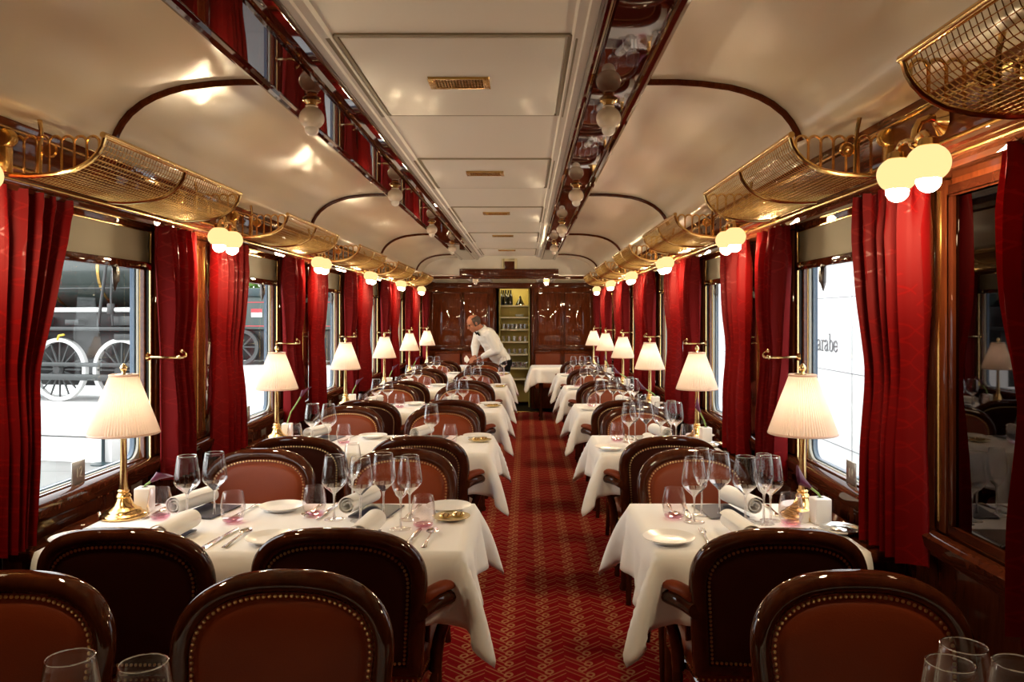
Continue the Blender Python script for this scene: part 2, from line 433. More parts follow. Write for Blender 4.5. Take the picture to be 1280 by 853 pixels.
# ---- end wall with doorway to the shelf cabinet
DX0, DX1, DZ = -.47, .09, 1.92
e = MB().box(XL-.14, DX0, YE, YE+.1, -.1, 2.1).box(DX1, XR+.14, YE, YE+.1, -.1, 2.1).box(DX0, DX1, YE, YE+.1, DZ, 2.1)
struct('wall_end', e.mesh('wall_end', M['panel'], flat=True))
struct('wall_hallway', MB().box(XL, XR, 13.6, 13.7, -.1, 2.1).box(XL,DX0-.3,YE+.1,13.6,-.1,2.1).box(DX1+.3,XR,YE+.1,13.6,-.1,2.1).mesh('hall', M['panel'], flat=True))
t_ = MB().box(DX0-.05, DX0, YE-.025, YE+.1, 0, DZ+.05).box(DX1, DX1+.05, YE-.025, YE+.1, 0, DZ+.05).box(DX0, DX1, YE-.025, YE+.1, DZ, DZ+.05)
struct('trim_92', t_.mesh('doorcase', M['mahogany'], bevel=.006), label='brown doorcase around the lit shelves')
def endpanel(x0, x1, z0, z1, i):
    m_ = MB(); w_ = .012
    m_.box(x0, x1, YE-.014, YE, z0, z0+w_).box(x0, x1, YE-.014, YE, z1-w_, z1).box(x0, x0+w_, YE-.014, YE, z0, z1).box(x1-w_, x1, YE-.014, YE, z0, z1)
    p_ = struct('trim_%d' % i, box_mesh('end_panel', M['panel'], x0+.02, x1-.02, YE-.012, YE+.01, z0+.02, z1-.02, .006))
    link('moulding', m_.mesh('end_mould', M['cornice'], bevel=.004), p_)
for i, (x0, x1) in enumerate(((-1.50,-1.03),(-1.0,-.60),(.19,.58),(.62,1.05))): endpanel(x0, x1, 1.0, 1.86, 93+i)
struct('trim_97', MB().box(XL, DX0-.05, YE-.03, YE, .93, .975).box(DX1+.05, XR, YE-.03, YE, .93, .975).mesh('dado', M['mahogany'], bevel=.006))
struct('trim_98', MB().box(XL, XR, YE-.03, YE, 1.93, 2.02).mesh('end_cornice', M['cornice'], bevel=.006))
for i, x in enumerate((-1.015, -.58, .165, .60)):
    struct('trim_%d' % (99+i), MB().tube([(x, YE-.012, 1.0), (x, YE-.012, 1.86)], .006, 8).mesh('astragal', M['cornice']))
# ---- windows
def rect_ring(mb, side, u0, u1, y0, y1, z0, z1, w, rr=0.0):
    """rectangular frame of width w inside the opening, from depth u0 to u1"""
    def loop(i, r):
        a, b, c_, d_ = y0+i, y1-i, z0+i, z1-i; pts = []
        for (cy, cz, s0) in ((b-r, d_-r, 0), (a+r, d_-r, 90), (a+r, c_+r, 180), (b-r, c_+r, 270)):
            for q in range(5): an = rad(s0 + 22.5*q); pts.append((cy + r*cos(an), cz + r*sin(an)))
        return pts
    lo = loop(0, .0005); li = loop(w, max(rr, .0005))
    rows = []
    for u, L in ((u0, lo), (u1, lo), (u1, li), (u0, li)): rows.append([(US(side, u), y, z) for y, z in L])
    mb.grid(rows, cu=True, cv=True); return mb
n_w = 1
for side in (-1, 1):
    for k in KS:
        y0, y1 = ywin(k)
        r = rect_ring(MB(), side, -.036, -.016, y0, y1, ZS, ZT, .016)
        o = struct('window_%d' % n_w, r.mesh('window_wood', M['cornice'], bevel=.002)); n_w += 1
        def part(nm, mm, *a, **kw): link(nm, rect_ring(MB(), side, *a, **kw).mesh(nm, mm, bevel=.0015), o)
        part('brass_frame', M['brass'], -.003, .006, y0-.004, y1+.004, ZS-.0, ZT, .008)
        part('shadow_gap', M['dark'], -.016, -.003, y0, y1, ZS, ZT, .004)
        part('brass_frame', M['oldbrass'], -.041, -.036, y0, y1, ZS, ZT, .012)
        part('rubber_seal', M['rubber'], -.053, -.041, y0, y1, ZS, ZT, .016, rr=.06)
        part('outer_frame', M['blue'], -.078, -.058, y0, y1, ZS, ZT, .020, rr=.05)
        g = MB(); x = US(side, -.055); g.grid([[(x, y0, ZS), (x, y1, ZS)], [(x, y0, ZT), (x, y1, ZT)]])
        link('pane', g.mesh('pane', M['pane'], flat=True), o)
        # dado panel below the sill with little brass studs
        x = US(side, .006)
        l_ = MB().box(min(US(side,0),x), max(US(side,0),x), y0+.05, y1-.05, .22, .785)
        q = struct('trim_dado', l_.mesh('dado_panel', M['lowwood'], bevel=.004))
        s_ = MB()
        for dy in (-.02, .0, .05): s_.ball((US(side,.008), (y0+y1)/2 + .25*side*0 + dy + .1, .79), .006, 8, 6)
        link('stud', s_.mesh('stud', M['brass']), q)
    # piers: inlaid panels between windows
    for k in range(-1, 6):
        yc = ypier(k)+.075; w_ = .33
        if side > 0 and k == -1: continue
        x0, x1 = sorted((US(side,0), US(side,.012)))
        q = struct('trim_pier', MB().box(x0, x1, yc-w_, yc+w_, .87, 1.848).mesh('pier_panel', M['panel'], bevel=.005))
        for dy in (-.10, .10, -.19, .19):
            link('inlay', MB().tube([(US(side,.013), yc+dy, .9), (US(side,.013), yc+dy, 1.82)], .004, 6).mesh('inlay', M['oldbrass']), q)
        for dz in (.0, -.04):
            link('inlay', MB().tube([(US(side,.013), yc-.09, 1.80+dz), (US(side,.013), yc+.09, 1.80+dz)], .003, 6).mesh('inlay', M['oldbrass']), q)
# the nearest pier on the two-seat side: wood column and a mirror panel
q = struct('trim_pier', MB().box(XR-.02, XR, 2.20, 2.265, .87, 1.848).mesh('pier_column', M['mahogany'], bevel=.006))
link('inlay', MB().tube([(XR-.021, 2.232, .9), (XR-.021, 2.232, 1.82)], .005, 6).mesh('inlay', M['oldbrass']), q)
mf = MB()
for (a,b,c_,d_) in ((1.20,2.19,.875,.90),(1.20,2.19,1.80,1.83),(1.20,1.225,.9,1.8),(2.165,2.19,.9,1.8)): mf.box(XR-.02, XR, a, b, c_, d_)
o = link('wall_mirror', None, loc=(XR, 1.7, .875)); tag(o, 'dark mirror panel on the wall between the nearest red curtains', 'mirror')
link('frame', mf.mesh('mirror_frame', M['lowwood'], bevel=.004), o, (-XR, -1.7, -.875))
link('mirror_glass', MB().box(XR-.010, XR-.004, 1.22, 2.17, .895, 1.805).mesh('mirror_glass', M['mirror'], flat=True), o, (-XR, -1.7, -.875))
# ================================================================== LUGGAGE RACKS (local: +x into the carriage, origin at the wall)
rp = [(.15,1.878),(.21,1.874),(.28,1.880),(.335,1.892),(.375,1.912),(.402,1.940),(.416,1.965),(.42,1.985)]
def curve_at(t):
    # point on the basket cross-section, t 0 (wall) .. 1 (front lip)
    L = [0]
    for a, b in zip(rp, rp[1:]): L.append(L[-1] + math.dist(a, b))
    d = t*L[-1]
    for i in range(len(L)-1):
        if d <= L[i+1] + 1e-9:
            q = (d-L[i])/(L[i+1]-L[i]); return (lerp(rp[i][0], rp[i+1][0], q), lerp(rp[i][1], rp[i+1][1], q))
    return rp[-1]
HL = .54
mb = MB()
def sq_wire(mb, pts, r): mb.tube(pts, r, 4, caps=False)
for i in range(58):
    y = -HL + 2*HL*(i+.5)/58
    sq_wire(mb, [(*(lambda c: (c[0], y, c[1]))(curve_at(q/9)),) for q in range(10)], .0013)
for j in range(20):
    u, z = curve_at((j+.5)/20); sq_wire(mb, [(u, -HL, z), (u, HL, z)], .0013)
rack_net = mb.mesh('rack_net', M['oldbrass'], merge=False)
lip = MB().tube([(.42,-HL-.01,1.987),(.42,HL+.01,1.987)], .009, 10)
rack_lip = lip.mesh('rack_lip', M['brass'])
rib = MB().tube([(u, 0, z-.003) for u, z in [curve_at(q/12) for q in range(13)]], .0075, 8)
rack_rib = rib.mesh('rack_rib', M['brass'])
# end fence of upright loops, with scroll and hook
fe = MB()
def bottom_z(u):
    for a, b in zip(rp, rp[1:]):
        if a[0] <= u <= b[0]: return lerp(a[1], b[1], (u-a[0])/max(b[0]-a[0], 1e-6))
    return rp[-1][1]
nl = 7; w_ = (.405-.155)/nl
for i in range(nl):
    u0 = .155 + i*w_; u1 = u0 + w_; um = (u0+u1)/2; r = w_/2
    top = 1.985
    pts = [(u0, 0, bottom_z(u0))] + [(um - r*cos(PI*q/8), 0, top - r + r*sin(PI*q/8)) for q in range(9)] + [(u1, 0, bottom_z(u1))]
    fe.tube(pts, .0042, 6)
rack_loops = fe.mesh('rack_loops', M['brass'])
hk = MB().tube([(.235,0,bottom_z(.235)),(.236,.004,1.96),(.234,.010,2.0),(.228,.012,2.035),(.226,.012,2.042)], [.006,.006,.006,.007,.008], 8)
hk.ball((.226,.012,2.046), .010, 10, 6)
hk.lathe([(.0,-.006),(.018,-.006),(.022,0),(.018,.006),(0,.006)], 12, (.262,.006,1.945), (0,1,0)); hk.ball((.262,.012,1.945), .009)
rack_hook = hk.mesh('rack_hook', M['brass'])
fl = MB().box(.10,.16,-.012,.012,1.878,1.995); fl.lathe([(0,-.016),(.024,-.016),(.028,0),(.024,.016),(0,.016)], 14, (.155,0,1.975), (0,1,0))
rack_bracket = fl.mesh('rack_bracket', M['oldbrass'], bevel=.003)
rack = Proto('luggage_rack', 'luggage rack', [('net', rack_net), ('rail', rack_lip), ('rib', rack_rib, None, (0,0,0)),
    ('rib', rack_rib, None, (0,-HL,0)), ('rib', rack_rib, None, (0,HL,0)),
    ('end_fence', rack_loops, [('hook', rack_hook)], (0,-HL,0)), ('end_fence', rack_loops, [('hook', rack_hook)], (0,HL,0), (0,0,0)),
    ('bracket', rack_bracket, None, (0,-HL-.02,0)), ('bracket', rack_bracket, None, (0,HL+.02,0))])
for k in range(-1, 5):
    y = 2.82 + P*k
    if k >= 0: rack.put('brass net luggage rack over the four-seat side, %s of its row' % ORD[k], (XL, y, 0), 0, 'luggage racks')
    rack.put('brass net luggage rack over the two-seat side, %s of its row' % ORD[k+1], (XR, y, 0), PI, 'luggage racks')

# ================================================================== WALL LAMPS
def globe_mb(r):
    return MB().lathe([(.012,.045*r/.05),(.022,.047*r/.05)] + [(r*sin(PI*(.14+.70*i/12)), r*.92*cos(PI*(.14+.70*i/12))) for i in range(13)], 20)
def bulb_mb(r, dz): return MB().ball((0,0,dz), r, 16, 10)
g_on = globe_mb(.050).mesh('globe', M['globe_on']); b_on = bulb_mb(.028, -.042).mesh('bulb', M['bulb_on'])
br = MB()
br.lathe([(0,-.004),(.034,-.004),(.038,.004),(.026,.012),(.014,.022),(.0,.026)], 16, (.142,0,1.955), (1,0,0))
br.tube([(.15,0,1.955),(.175,0,1.962),(.20,0,1.952),(.21,0,1.93),(.212,0,1.905)], [.012,.011,.010,.010,.012], 10)
br.ball((.212,0,1.90), .016)
wl_stem = br.mesh('lamp_stem', M['brass'])
wl_arms = []
for s in (-1, 1):
    a = MB().tube([(.212,0,1.90),(.214,s*.03,1.912),(.216,s*.06,1.912),(.218,s*.078,1.898),(.218,s*.08,1.875)], [.008,.008,.008,.008,.012], 8)
    a.lathe([(.010,.03),(.022,.024),(.026,.008),(.020,0)], 14, (.218,s*.08,1.868))
    wl_arms.append(a.mesh('lamp_arm', M['brass']))
wall_lamp = Proto('wall_lamp', 'wall lamp', [('stem', wl_stem)] + [('arm', wl_arms[i], [('globe', g_on, None, (.218, s*.08, 1.835)), ('bulb', b_on, None, (.218, s*.08, 1.835))]) for i, s in enumerate((-1,1))])
for k in range(-1, 5):
    y = ypier(k)
    wall_lamp.put('lit brass wall lamp with two globes on the four-seat side, %s' % (ORD[k] if k >= 0 else 'behind the camera') , (XL, y, 0), 0, 'lit wall lamps')
    wall_lamp.put('lit brass wall lamp with two globes on the two-seat side, %s' % ORD[k+1], (XR, y, 0), PI, 'lit wall lamps')

# ================================================================== CEILING LAMPS
g_off = globe_mb(.043).mesh('globe', M['globe_off']); b_off = bulb_mb(.024, -.038).mesh('bulb', M['bulb_off'])
cl_base = MB().lathe([(0,.0),(.030,0),(.031,-.006),(.022,-.011),(.016,-.02),(.018,-.026),(.012,-.030)], 18).mesh('lamp_cap', M['brass'])
clamp = Proto('ceiling_lamp', 'ceiling lamp', [('cap', cl_base), ('globe', g_off, None, (0,0,-.064)), ('bulb', b_off, None, (0,0,-.064))])
for k in range(-1, 4):
    for x, nm in ((-.735, 'four-seat'), (.285, 'two-seat')):
        clamp.put('unlit opal globe lamp under the %s side beam, %s' % (nm, ORD[k+1] if k >= 0 else 'above the camera'), (x, 2.75+P*k, 2.2165), 0, 'unlit ceiling lamps')
clamp.put('unlit globe lamp under the low end ceiling, near the waiter', (-.67, 10.72, 2.02), 0)
g2 = globe_mb(.043).mesh('globe', M['globe_on']); b2 = bulb_mb(.026, -.038).mesh('bulb', M['bulb_on'])
Proto('ceiling_lamp', 'ceiling lamp', [('cap', cl_base), ('globe', g2, None, (0,0,-.064)), ('bulb', b2, None, (0,0,-.064))]).put('lit globe lamp under the low end ceiling, beside the lit shelves', (.28, 10.72, 2.02))

# ================================================================== CURTAINS
def curtain_mesh(flip, seed, w=.47, drift=.085):
    """local: y 0 at the window edge .. w at the pier edge, x out of the wall, z world"""
    r = random.Random(seed); nz, ny = 30, 72
    folds = 5.2 + r.random()*.8; ph = r.random()*6; ph2 = r.random()*6
    rows = []
    for i in range(nz+1):
        z = lerp(1.858, .765, i/nz)
        tie = math.exp(-((z-1.29)/.16)**2)
        below = max(0, min(1, (1.30-z)/.2))
        top = max(0, min(1, (z-1.72)/.12))
        yl = .01 + drift*max(0, min(1, (1.82-z)/.5))**.8 + (drift-.085)*.5*max(0, min(1, (1.3-z)/.5))
        yr = w - .02 - .035*tie - .03*below
        row = []
        for j in range(ny+1):
            s = j/ny
            amp = lerp(.033, .020, top) * (1 - .3*tie)
            fr = folds*2*PI*s + ph + .5*sin(3*z+ph2)*(1-top)
            x = .082 + amp*sin(fr) + .008*sin(2.3*fr+ph2) - .010*tie
            if top > 0: x += .006*top*sin(folds*4*PI*s)
            yy = lerp(yl, yr, s) + .008*cos(fr)
            x *= 1
            row.append((x, yy if not flip else -yy, z))
        rows.append(row)
    mb = MB(); mb.grid(rows)
    back = [[(x-.004, y, z) for x, y, z in r_] for r_ in rows]
    b0 = MB().grid(back)
    off = len(mb.v); mb.v += b0.v
    for f in b0.f: mb._f([off+i for i in f[::-1]])
    # close the rim
    n = ny+1; N = nz+1
    def bridge(ids):
        for a, b in zip(ids, ids[1:]): mb._f((a, b, off+b, off+a))
    bridge(list(range(n))); bridge([(N-1)*n+j for j in range(n)]); bridge([i*n for i in range(N)]); bridge([i*n+ny for i in range(N)])
    return mb.mesh('curtain', M['curtain'], angle=80)
def holdback(flip, w=.40):
    s = -1 if flip else 1
    y1 = s*.33; m_ = MB()
    m_.tube([(.012,s*(.06),1.298),(.10,s*.055,1.296),(.133,s*.075,1.295),(.138,s*.10,1.294),(.138,s*.135,1.296),(.134,s*.15,1.304),(.12,s*.158,1.316),(.11,s*.158,1.318)], .0055, 8)
    m_.ball((.11,s*.158,1.318), .010); m_.ball((.134,s*.075,1.296), .010)
    m_.lathe([(0,-.004),(.018,-.004),(.014,.006),(0,.008)], 12, (.012,s*.06,1.298), (1,0,0))
    return m_.mesh('holdback', M['gold'])
# far-edge curtain: window edge at ywin[1]; near-edge curtain: window edge at ywin[0]
CM = {}
for key, flip in (('far', False), ('near', True)):
    for v_ in range(2): CM[key, v_] = curtain_mesh(flip, 11*v_+(5 if flip else 3))
    CM[key, 'h'] = holdback(flip)
CM['near', 2] = curtain_mesh(True, 21, .47, .19)
def put_curtain(side, kind, y, label, v_, stretch=1):
    # on the two-seat side the thing is turned half round, so near/far meshes swap
    key = kind if side < 0 else ('near' if kind == 'far' else 'far')
    o = link('curtain', CM[key, v_], None, (US(side, 0), y, 0), (0, 0, 0 if side < 0 else PI)); tag(o, label, 'curtain', 'red curtains'); o.scale = (1, stretch, 1)
    if kind == 'near': return
    h = link('curtain_holdback', CM[key, 'h'], None, (US(side, 0), y, 0), (0, 0, 0 if side < 0 else PI)); tag(h, label.replace('red damask curtain', 'brass holdback of the curtain'), 'curtain holdback', 'brass curtain holdbacks')
for k in KS:
    y0, y1 = ywin(k)
    for side, nm in ((-1, 'four-seat'), (1, 'two-seat')):
        put_curtain(side, 'near', y0+(.31 if k == 0 and side < 0 else .25), 'red damask curtain at near edge of %s %s-side window' % (ORD[k], nm), 2 if (k == 0 and side < 0) else k % 2, 1)
        put_curtain(side, 'far', y1-.10, 'red damask curtain at far edge of %s %s-side window' % (ORD[k], nm), (k+1) % 2, .86)
put_curtain(1, 'far', 1.36, 'red damask curtain at the picture edge, before the dark mirror', 1, 1.05)

# ================================================================== BLINDS
def blind_mesh():
    pass
for side, nm in ((-1, 'four-seat'), (1, 'two-seat')):
    for k in KS:
        y0, y1 = ywin(k); yc = (y0+y1)/2; hw = (y1-y0)/2-.004
        s = -side
        def bx(u0, u1, a, b, z0, z1): return MB().box(*sorted((s*u0, s*u1)), a, b, z0, z1)
        pl = MB().grid([[(s*(-.006+.002*sin(q*2.1)), a, z) for a in (-hw, hw)] for q, z in enumerate((1.70,1.735,1.77,1.80,1.845))])
        pl.grid([[(s*(-.009+.002*sin(q*2.1)), a, z) for a in (-hw, hw)] for q, z in enumerate((1.70,1.735,1.77,1.80,1.845))])
        st = MB().tube([(s*.008,.20,1.674),(s*.014,.203,1.655),(s*.018,.196,1.63),(s*.016,.200,1.602),(s*.008,.212,1.592),(s*.002,.215,1.606),(s*.004,.208,1.64),(s*.006,.204,1.668)], .0045, 8, flat=5.5)
        o = link('window_blind', None, None, (US(side,0), yc, 0))
        tag(o, 'beige roller blind half down at %s %s-side window' % (ORD[k], nm), 'blind', 'window blinds')
        link('fabric', pl.mesh('blind_fabric', M['blind'], merge=False), o)
        ba = link('bottom_bar', bx(-.012,.010,-hw,hw,1.668,1.702).mesh('blind_bar', M['mahogany'], bevel=.004), o)
        link('knob', MB().lathe([(.004,0),(.004,.012),(.009,.016),(.008,.024),(0,.026)], 12, (s*.008,.42,1.685), (s,0,0)).mesh('blind_knob', M['gold']), ba)
        link('pull_strap', st.mesh('blind_strap', M['strap']), o)
        # seat number plate leaning in the corner of the glass
# seat number plates
def stroke_text(strokes, w, h, depth=.0012, r=.003):
    m_ = MB()
    for s_ in strokes: m_.tube([(0, x*w, z*h) for x, z in s_], r, 6)
    return m_
D1 = [[(.2,.8),(.5,1),(.5,0)]]
D2 = [[(.0,.78),(.12,.95),(.4,1),(.65,.88),(.68,.66),(.0,.02),(.72,.02)]]
def plate_no(side, y, strokes_list, label):
    o = link('seat_number_plate', None, None, (US(side,-.002), y, ZS+.014)); tag(o, label, 'number plate', 'seat number plates')
    s = -side
    link('plate', MB().box(-.0025,.0025,-.042,.042,0,.083).mesh('plate', M['steel'], bevel=.002), o)
    m_ = MB()
    for i, st_ in enumerate(strokes_list):
        for q in st_:
            # readable from inside: on the four-seat side (+y is to the right), on the other side mirrored
            m_.tube([(s*.003, (-s)*-1*( (-.018 + i*.024) + x*.018), .024+z*.035) for x, z in q], .0014, 6)
    link('number', m_.mesh('plate_no', M['rubber']), o)
for k in range(0, 4):
    plate_no(-1, 2.90+P*k, [D1, D2], 'grey seat number plate on the sill of %s four-seat-side window' % ORD[k])
    plate_no(1, 2.89+P*k, [D1, D1], 'grey seat number plate on the sill of %s two-seat-side window' % ORD[k])
# ================================================================== CHAIRS
# local frame: the sitter faces +y; the top of the back is at y = 0; seat ahead of it
ZB, ZTOP, HW = .40, .868, .258
def arch(inset, n=46):
    """closed outline (u, z) of the backrest, starting at bottom-left, inset inwards"""
    a = HW - inset; top = ZTOP - inset; bot = ZB + inset
    zs = .690; b = top - zs; e = 2.55
    pts = []
    for i in range(8): z = lerp(bot, zs, i/8); pts.append((-(a - .022*(1-(z-ZB)/(zs-ZB))), z))
    for i in range(n+1):
        th = PI - PI*i/n; c, s = cos(th), sin(th)
        pts.append((a*math.copysign(abs(c)**(2/e), c), zs + b*abs(s)**(2/e)))
    for i in range(8): z = lerp(zs, bot, (i+1)/8); pts.append(((a - .022*(1-(z-ZB)/(zs-ZB))), z))
    return pts
def back_y(u, z): return .085*(ZTOP-z)/(ZTOP-ZB)*1.0 + .030*(u/HW)**2
def bp(u, z, d): return (u, back_y(u, z) + d, z)      # d: + towards the sitter (front), - to the rear
def loft_arch(levels):
    """levels: list of (inset, d) -> grid between outlines"""
    return [[bp(u, z, d) for u, z in arch(i)] for i, d in levels]
fr = [(.0,-.006),(.0,.008),(.004,.018),(.012,.026),(.024,.030),(.036,.028),(.044,.021),(.046,.014),(.046,-.014),(.044,-.021),(.036,-.026),(.022,-.028),(.010,-.024),(.003,-.016),(.0,-.006)]
chair_frame = MB().grid(loft_arch(fr), cv=True).mesh('back_frame', M['chairwood'], angle=50)
def pad(levels, flip=False):
    mb = MB(); mb.grid(loft_arch(levels), cv=True)
    # fill the middle with shrinking outlines towards the centre
    i_, d_ = levels[-1]; o = arch(i_); cz = .62
    rows = []
    for q in range(0, 9):
        t = q/8*.98
        rows.append([bp(u*(1-t), lerp(z, cz, t), d_ + (1 if d_ > 0 else -1)*.020*(1-(1-t)**2)*(.55 if not flip else .25)) for u, z in o])
    mb.grid(rows, cv=True); mb.cap(rows[-1]); return mb
pad_front = pad([(.045,.008),(.046,.018),(.060,.019),(.064,.023),(.072,.029),(.082,.032)]).mesh('front_panel', M['leather'], angle=60)
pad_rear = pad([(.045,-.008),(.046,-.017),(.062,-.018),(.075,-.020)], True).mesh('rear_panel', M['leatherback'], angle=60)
def nails(d, inset, sp=.0130, r=.0050):
    o = arch(inset, 120); mb = MB(); acc = 0; last = o[0]
    L = [0]
    for a, b in zip(o, o[1:]): L.append(L[-1] + math.dist(a, b))
    n = int(L[-1]/sp); j = 0
    for i in range(n+1):
        s = L[-1]*i/n
        while j < len(L)-2 and L[j+1] < s: j += 1
        q = (s-L[j])/max(L[j+1]-L[j], 1e-9); u = lerp(o[j][0], o[j+1][0], q); z = lerp(o[j][1], o[j+1][1], q)
        mb.ball(bp(u, z, d), r, 6, 4)
    n = int((o[-1][0]-o[0][0])/sp)
    for i in range(1, n):
        mb.ball(bp(lerp(o[0][0], o[-1][0], i/n), o[0][1], d), r, 6, 4)
    return mb.mesh('nails', M['nail'], merge=False)
nails_front = nails(.0195, .0525); nails_rear = nails(-.0185, .0525)
# seat
def seat_outline(ins, n=5):
    fw, rw = .255-ins, .225-ins; y0, y1 = .085+ins, .545-ins; r = .06; pts = []
    for (cx, cy, s0) in ((fw-r, y1-r, 0), (-(fw-r), y1-r, 90)):
        for q in range(n+1): an = rad(s0+90*q/n); pts.append((cx+r*cos(an), cy+r*sin(an)))
    for t in range(1, 6): pts.append((lerp(-fw, -rw, t/5), lerp(y1-r, y0, t/5)))
    for t in range(0, 5): pts.append((lerp(rw, fw, t/5), lerp(y0, y1-r, t/5)))
    return pts
mb = MB(); lv = [(.004,.385),(.0,.395),(.0,.42),(.006,.436),(.02,.448),(.05,.456),(.10,.462)]
mb.grid([[(x, y, z) for x, y in seat_outline(i)] for i, z in lv], cv=True)
o_ = seat_outline(.10); cx, cy = 0, .33
rows = [[(lerp(x, cx, t), lerp(y, cy, t), .462+.006*t) for x, y in o_] for t in (0,.35,.7,.97)]
mb.grid(rows, cv=True); mb.cap(rows[-1]); mb.cap([(x, y, .385) for x, y in seat_outline(.004)][::-1])
seat_m = mb.mesh('seat', M['leather'], angle=60)
mb = MB(); o_ = seat_outline(-.003, 8)
for i in range(len(o_)):
    a, b = o_[i], o_[(i+1) % len(o_)]; n = max(1, int(math.dist(a, b)/.016))
    for q in range(n): mb.ball((lerp(a[0], b[0], q/n), lerp(a[1], b[1], q/n), .398), .0042, 6, 4)
seat_nails = mb.mesh('seat_nails', M['nail'], merge=False)
mb = MB()
mb.grid([[(x, y, z) for x, y in seat_outline(i)] for i, z in ((.06,.325),(.006,.325),(-.002,.335),(-.002,.38),(.006,.388),(.06,.388))], cv=True)
seat_frame = mb.mesh('seat_frame', M['chairwood'], angle=40)
def leg(x, y, dx, dy, front):
    mb = MB()
    if front:
        return mb.lathe([(.0,.0),(.014,.0),(.016,.02),(.013,.03),(.018,.20),(.023,.29),(.019,.30),(.026,.315),(.026,.36),(.0,.36)], 14, (x, y, 0)).mesh('leg', M['chairwood'])
    pts = [(x+dx, y+dy, 0), (x+dx*.5, y+dy*.4, .15), (x, y, .34), (x, y+.01, .43)]
    return mb.tube(pts, [.014,.017,.021,.021], 8).mesh('leg', M['chairwood'])
legs = [leg(-.215,.50,0,0,1), leg(.215,.50,0,0,1), leg(-.20,.11,-.01,-.07,0), leg(.20,.11,.01,-.07,0)]
# arms: padded rest on an upright curved post
arm_w, arm_p = [], []
for s in (-1, 1):
    mb = MB()
    rows = []
    path = [(.246,.055,.645,.020),(.262,.08,.655,.026),(.285,.115,.658,.030),(.302,.15,.655,.031),(.312,.18,.650,.026),(.314,.196,.645,.014)]
    for x, y, z, w_ in path:
        rows.append([(s*(x + w_*cos(2*PI*q/12)), y, z + .020*sin(2*PI*q/12)*(1.0 if sin(2*PI*q/12) > 0 else .6)) for q in range(12)])
    mb.grid(rows, cv=True); mb.cap(rows[0][::-1]); mb.cap(rows[-1]); arm_p.append(mb.mesh('arm_pad', M['leather'], angle=60))
    mb = MB()
    rows = []
    for x, y, z, w_ in [(.240,.045,.612,.022),(.262,.08,.622,.026),(.285,.115,.625,.031),(.302,.15,.622,.033),(.314,.185,.615,.028),(.318,.205,.610,.014)]:
        rows.append([(s*(x + w_*cos(2*PI*q/12)), y, z + .024*sin(2*PI*q/12)) for q in range(12)])
    mb.grid(rows, cv=True); mb.cap(rows[0][::-1]); mb.cap(rows[-1])
    mb.tube([(s*.306,.172,.615),(s*.298,.185,.55),(s*.275,.215,.48),(s*.262,.235,.42),(s*.258,.24,.36)], [.022,.019,.019,.021,.020], 10)
    arm_w.append(mb.mesh('arm', M['chairwood'], angle=50))
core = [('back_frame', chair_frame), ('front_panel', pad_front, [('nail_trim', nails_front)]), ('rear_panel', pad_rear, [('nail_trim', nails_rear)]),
        ('seat', seat_m, [('nail_trim', seat_nails)]), ('seat_frame', seat_frame)] + [('leg', l) for l in legs]
side_chair = Proto('dining_chair', 'chair', core)
arm_chair = Proto('dining_armchair', 'chair', core + [('arm', arm_w[i], [('arm_pad', arm_p[i])]) for i in (0, 1)])
FOUR = ['closest four-seat table', 'second four-seat table', 'third four-seat table', 'fourth four-seat table', 'fifth four-seat table', 'small table beside the waiter']
TWO = ['closest two-seat table', 'second two-seat table', 'third two-seat table', 'fourth two-seat table', 'fifth two-seat table', 'wide table beside the lit shelves']
YF, YB_ = 1.90, 2.275
for k in range(0, 6):
    for x, nm in ((-1.20, 'window'), (-.56, 'aisle')):
        prev = FOUR[k-1] if k else None
        if k == 0: lab = 'brown leather chair cut off by the picture bottom, %s, facing the camera' % ('at the left edge' if nm == 'window' else 'left of the aisle')
        else: lab = 'brown leather %s chair beyond %s, facing the camera' % (nm, prev)
        side_chair.put(lab, (x, YF+P*k+R.uniform(-.01,.01), 0), PI + R.uniform(-.02,.02), 'chairs facing the camera')
    lab = 'brown leather chair facing the camera at the lower right edge' if k == 0 else 'brown leather chair beyond %s, facing the camera' % TWO[k-1]
    side_chair.put(lab, (.775 if k == 0 else .76, YF+P*k, 0), PI + R.uniform(-.02,.02), 'chairs facing the camera')
for k in range(0, 5):
    for x, nm in ((-1.165, 'window'), (-.545, 'aisle')):
        arm_chair.put('dark-backed armchair at %s side of %s, seen from behind' % (nm, FOUR[k]), (x, YB_+P*k+R.uniform(-.01,.01), 0), R.uniform(-.02,.02), 'armchairs seen from behind')
    arm_chair.put('dark-backed armchair tucked under %s, seen from behind' % TWO[k], (.735, YB_+P*k, 0), R.uniform(-.02,.02), 'armchairs seen from behind')
arm_chair.put('dark-backed armchair tucked under %s, seen from behind' % FOUR[5], (-1.15, YB_+P*5, 0), 0, 'armchairs seen from behind')
arm_chair.put('dark-backed armchair tucked under %s, seen from behind' % TWO[5], (.735, YB_+P*5, 0), 0, 'armchairs seen from behind')
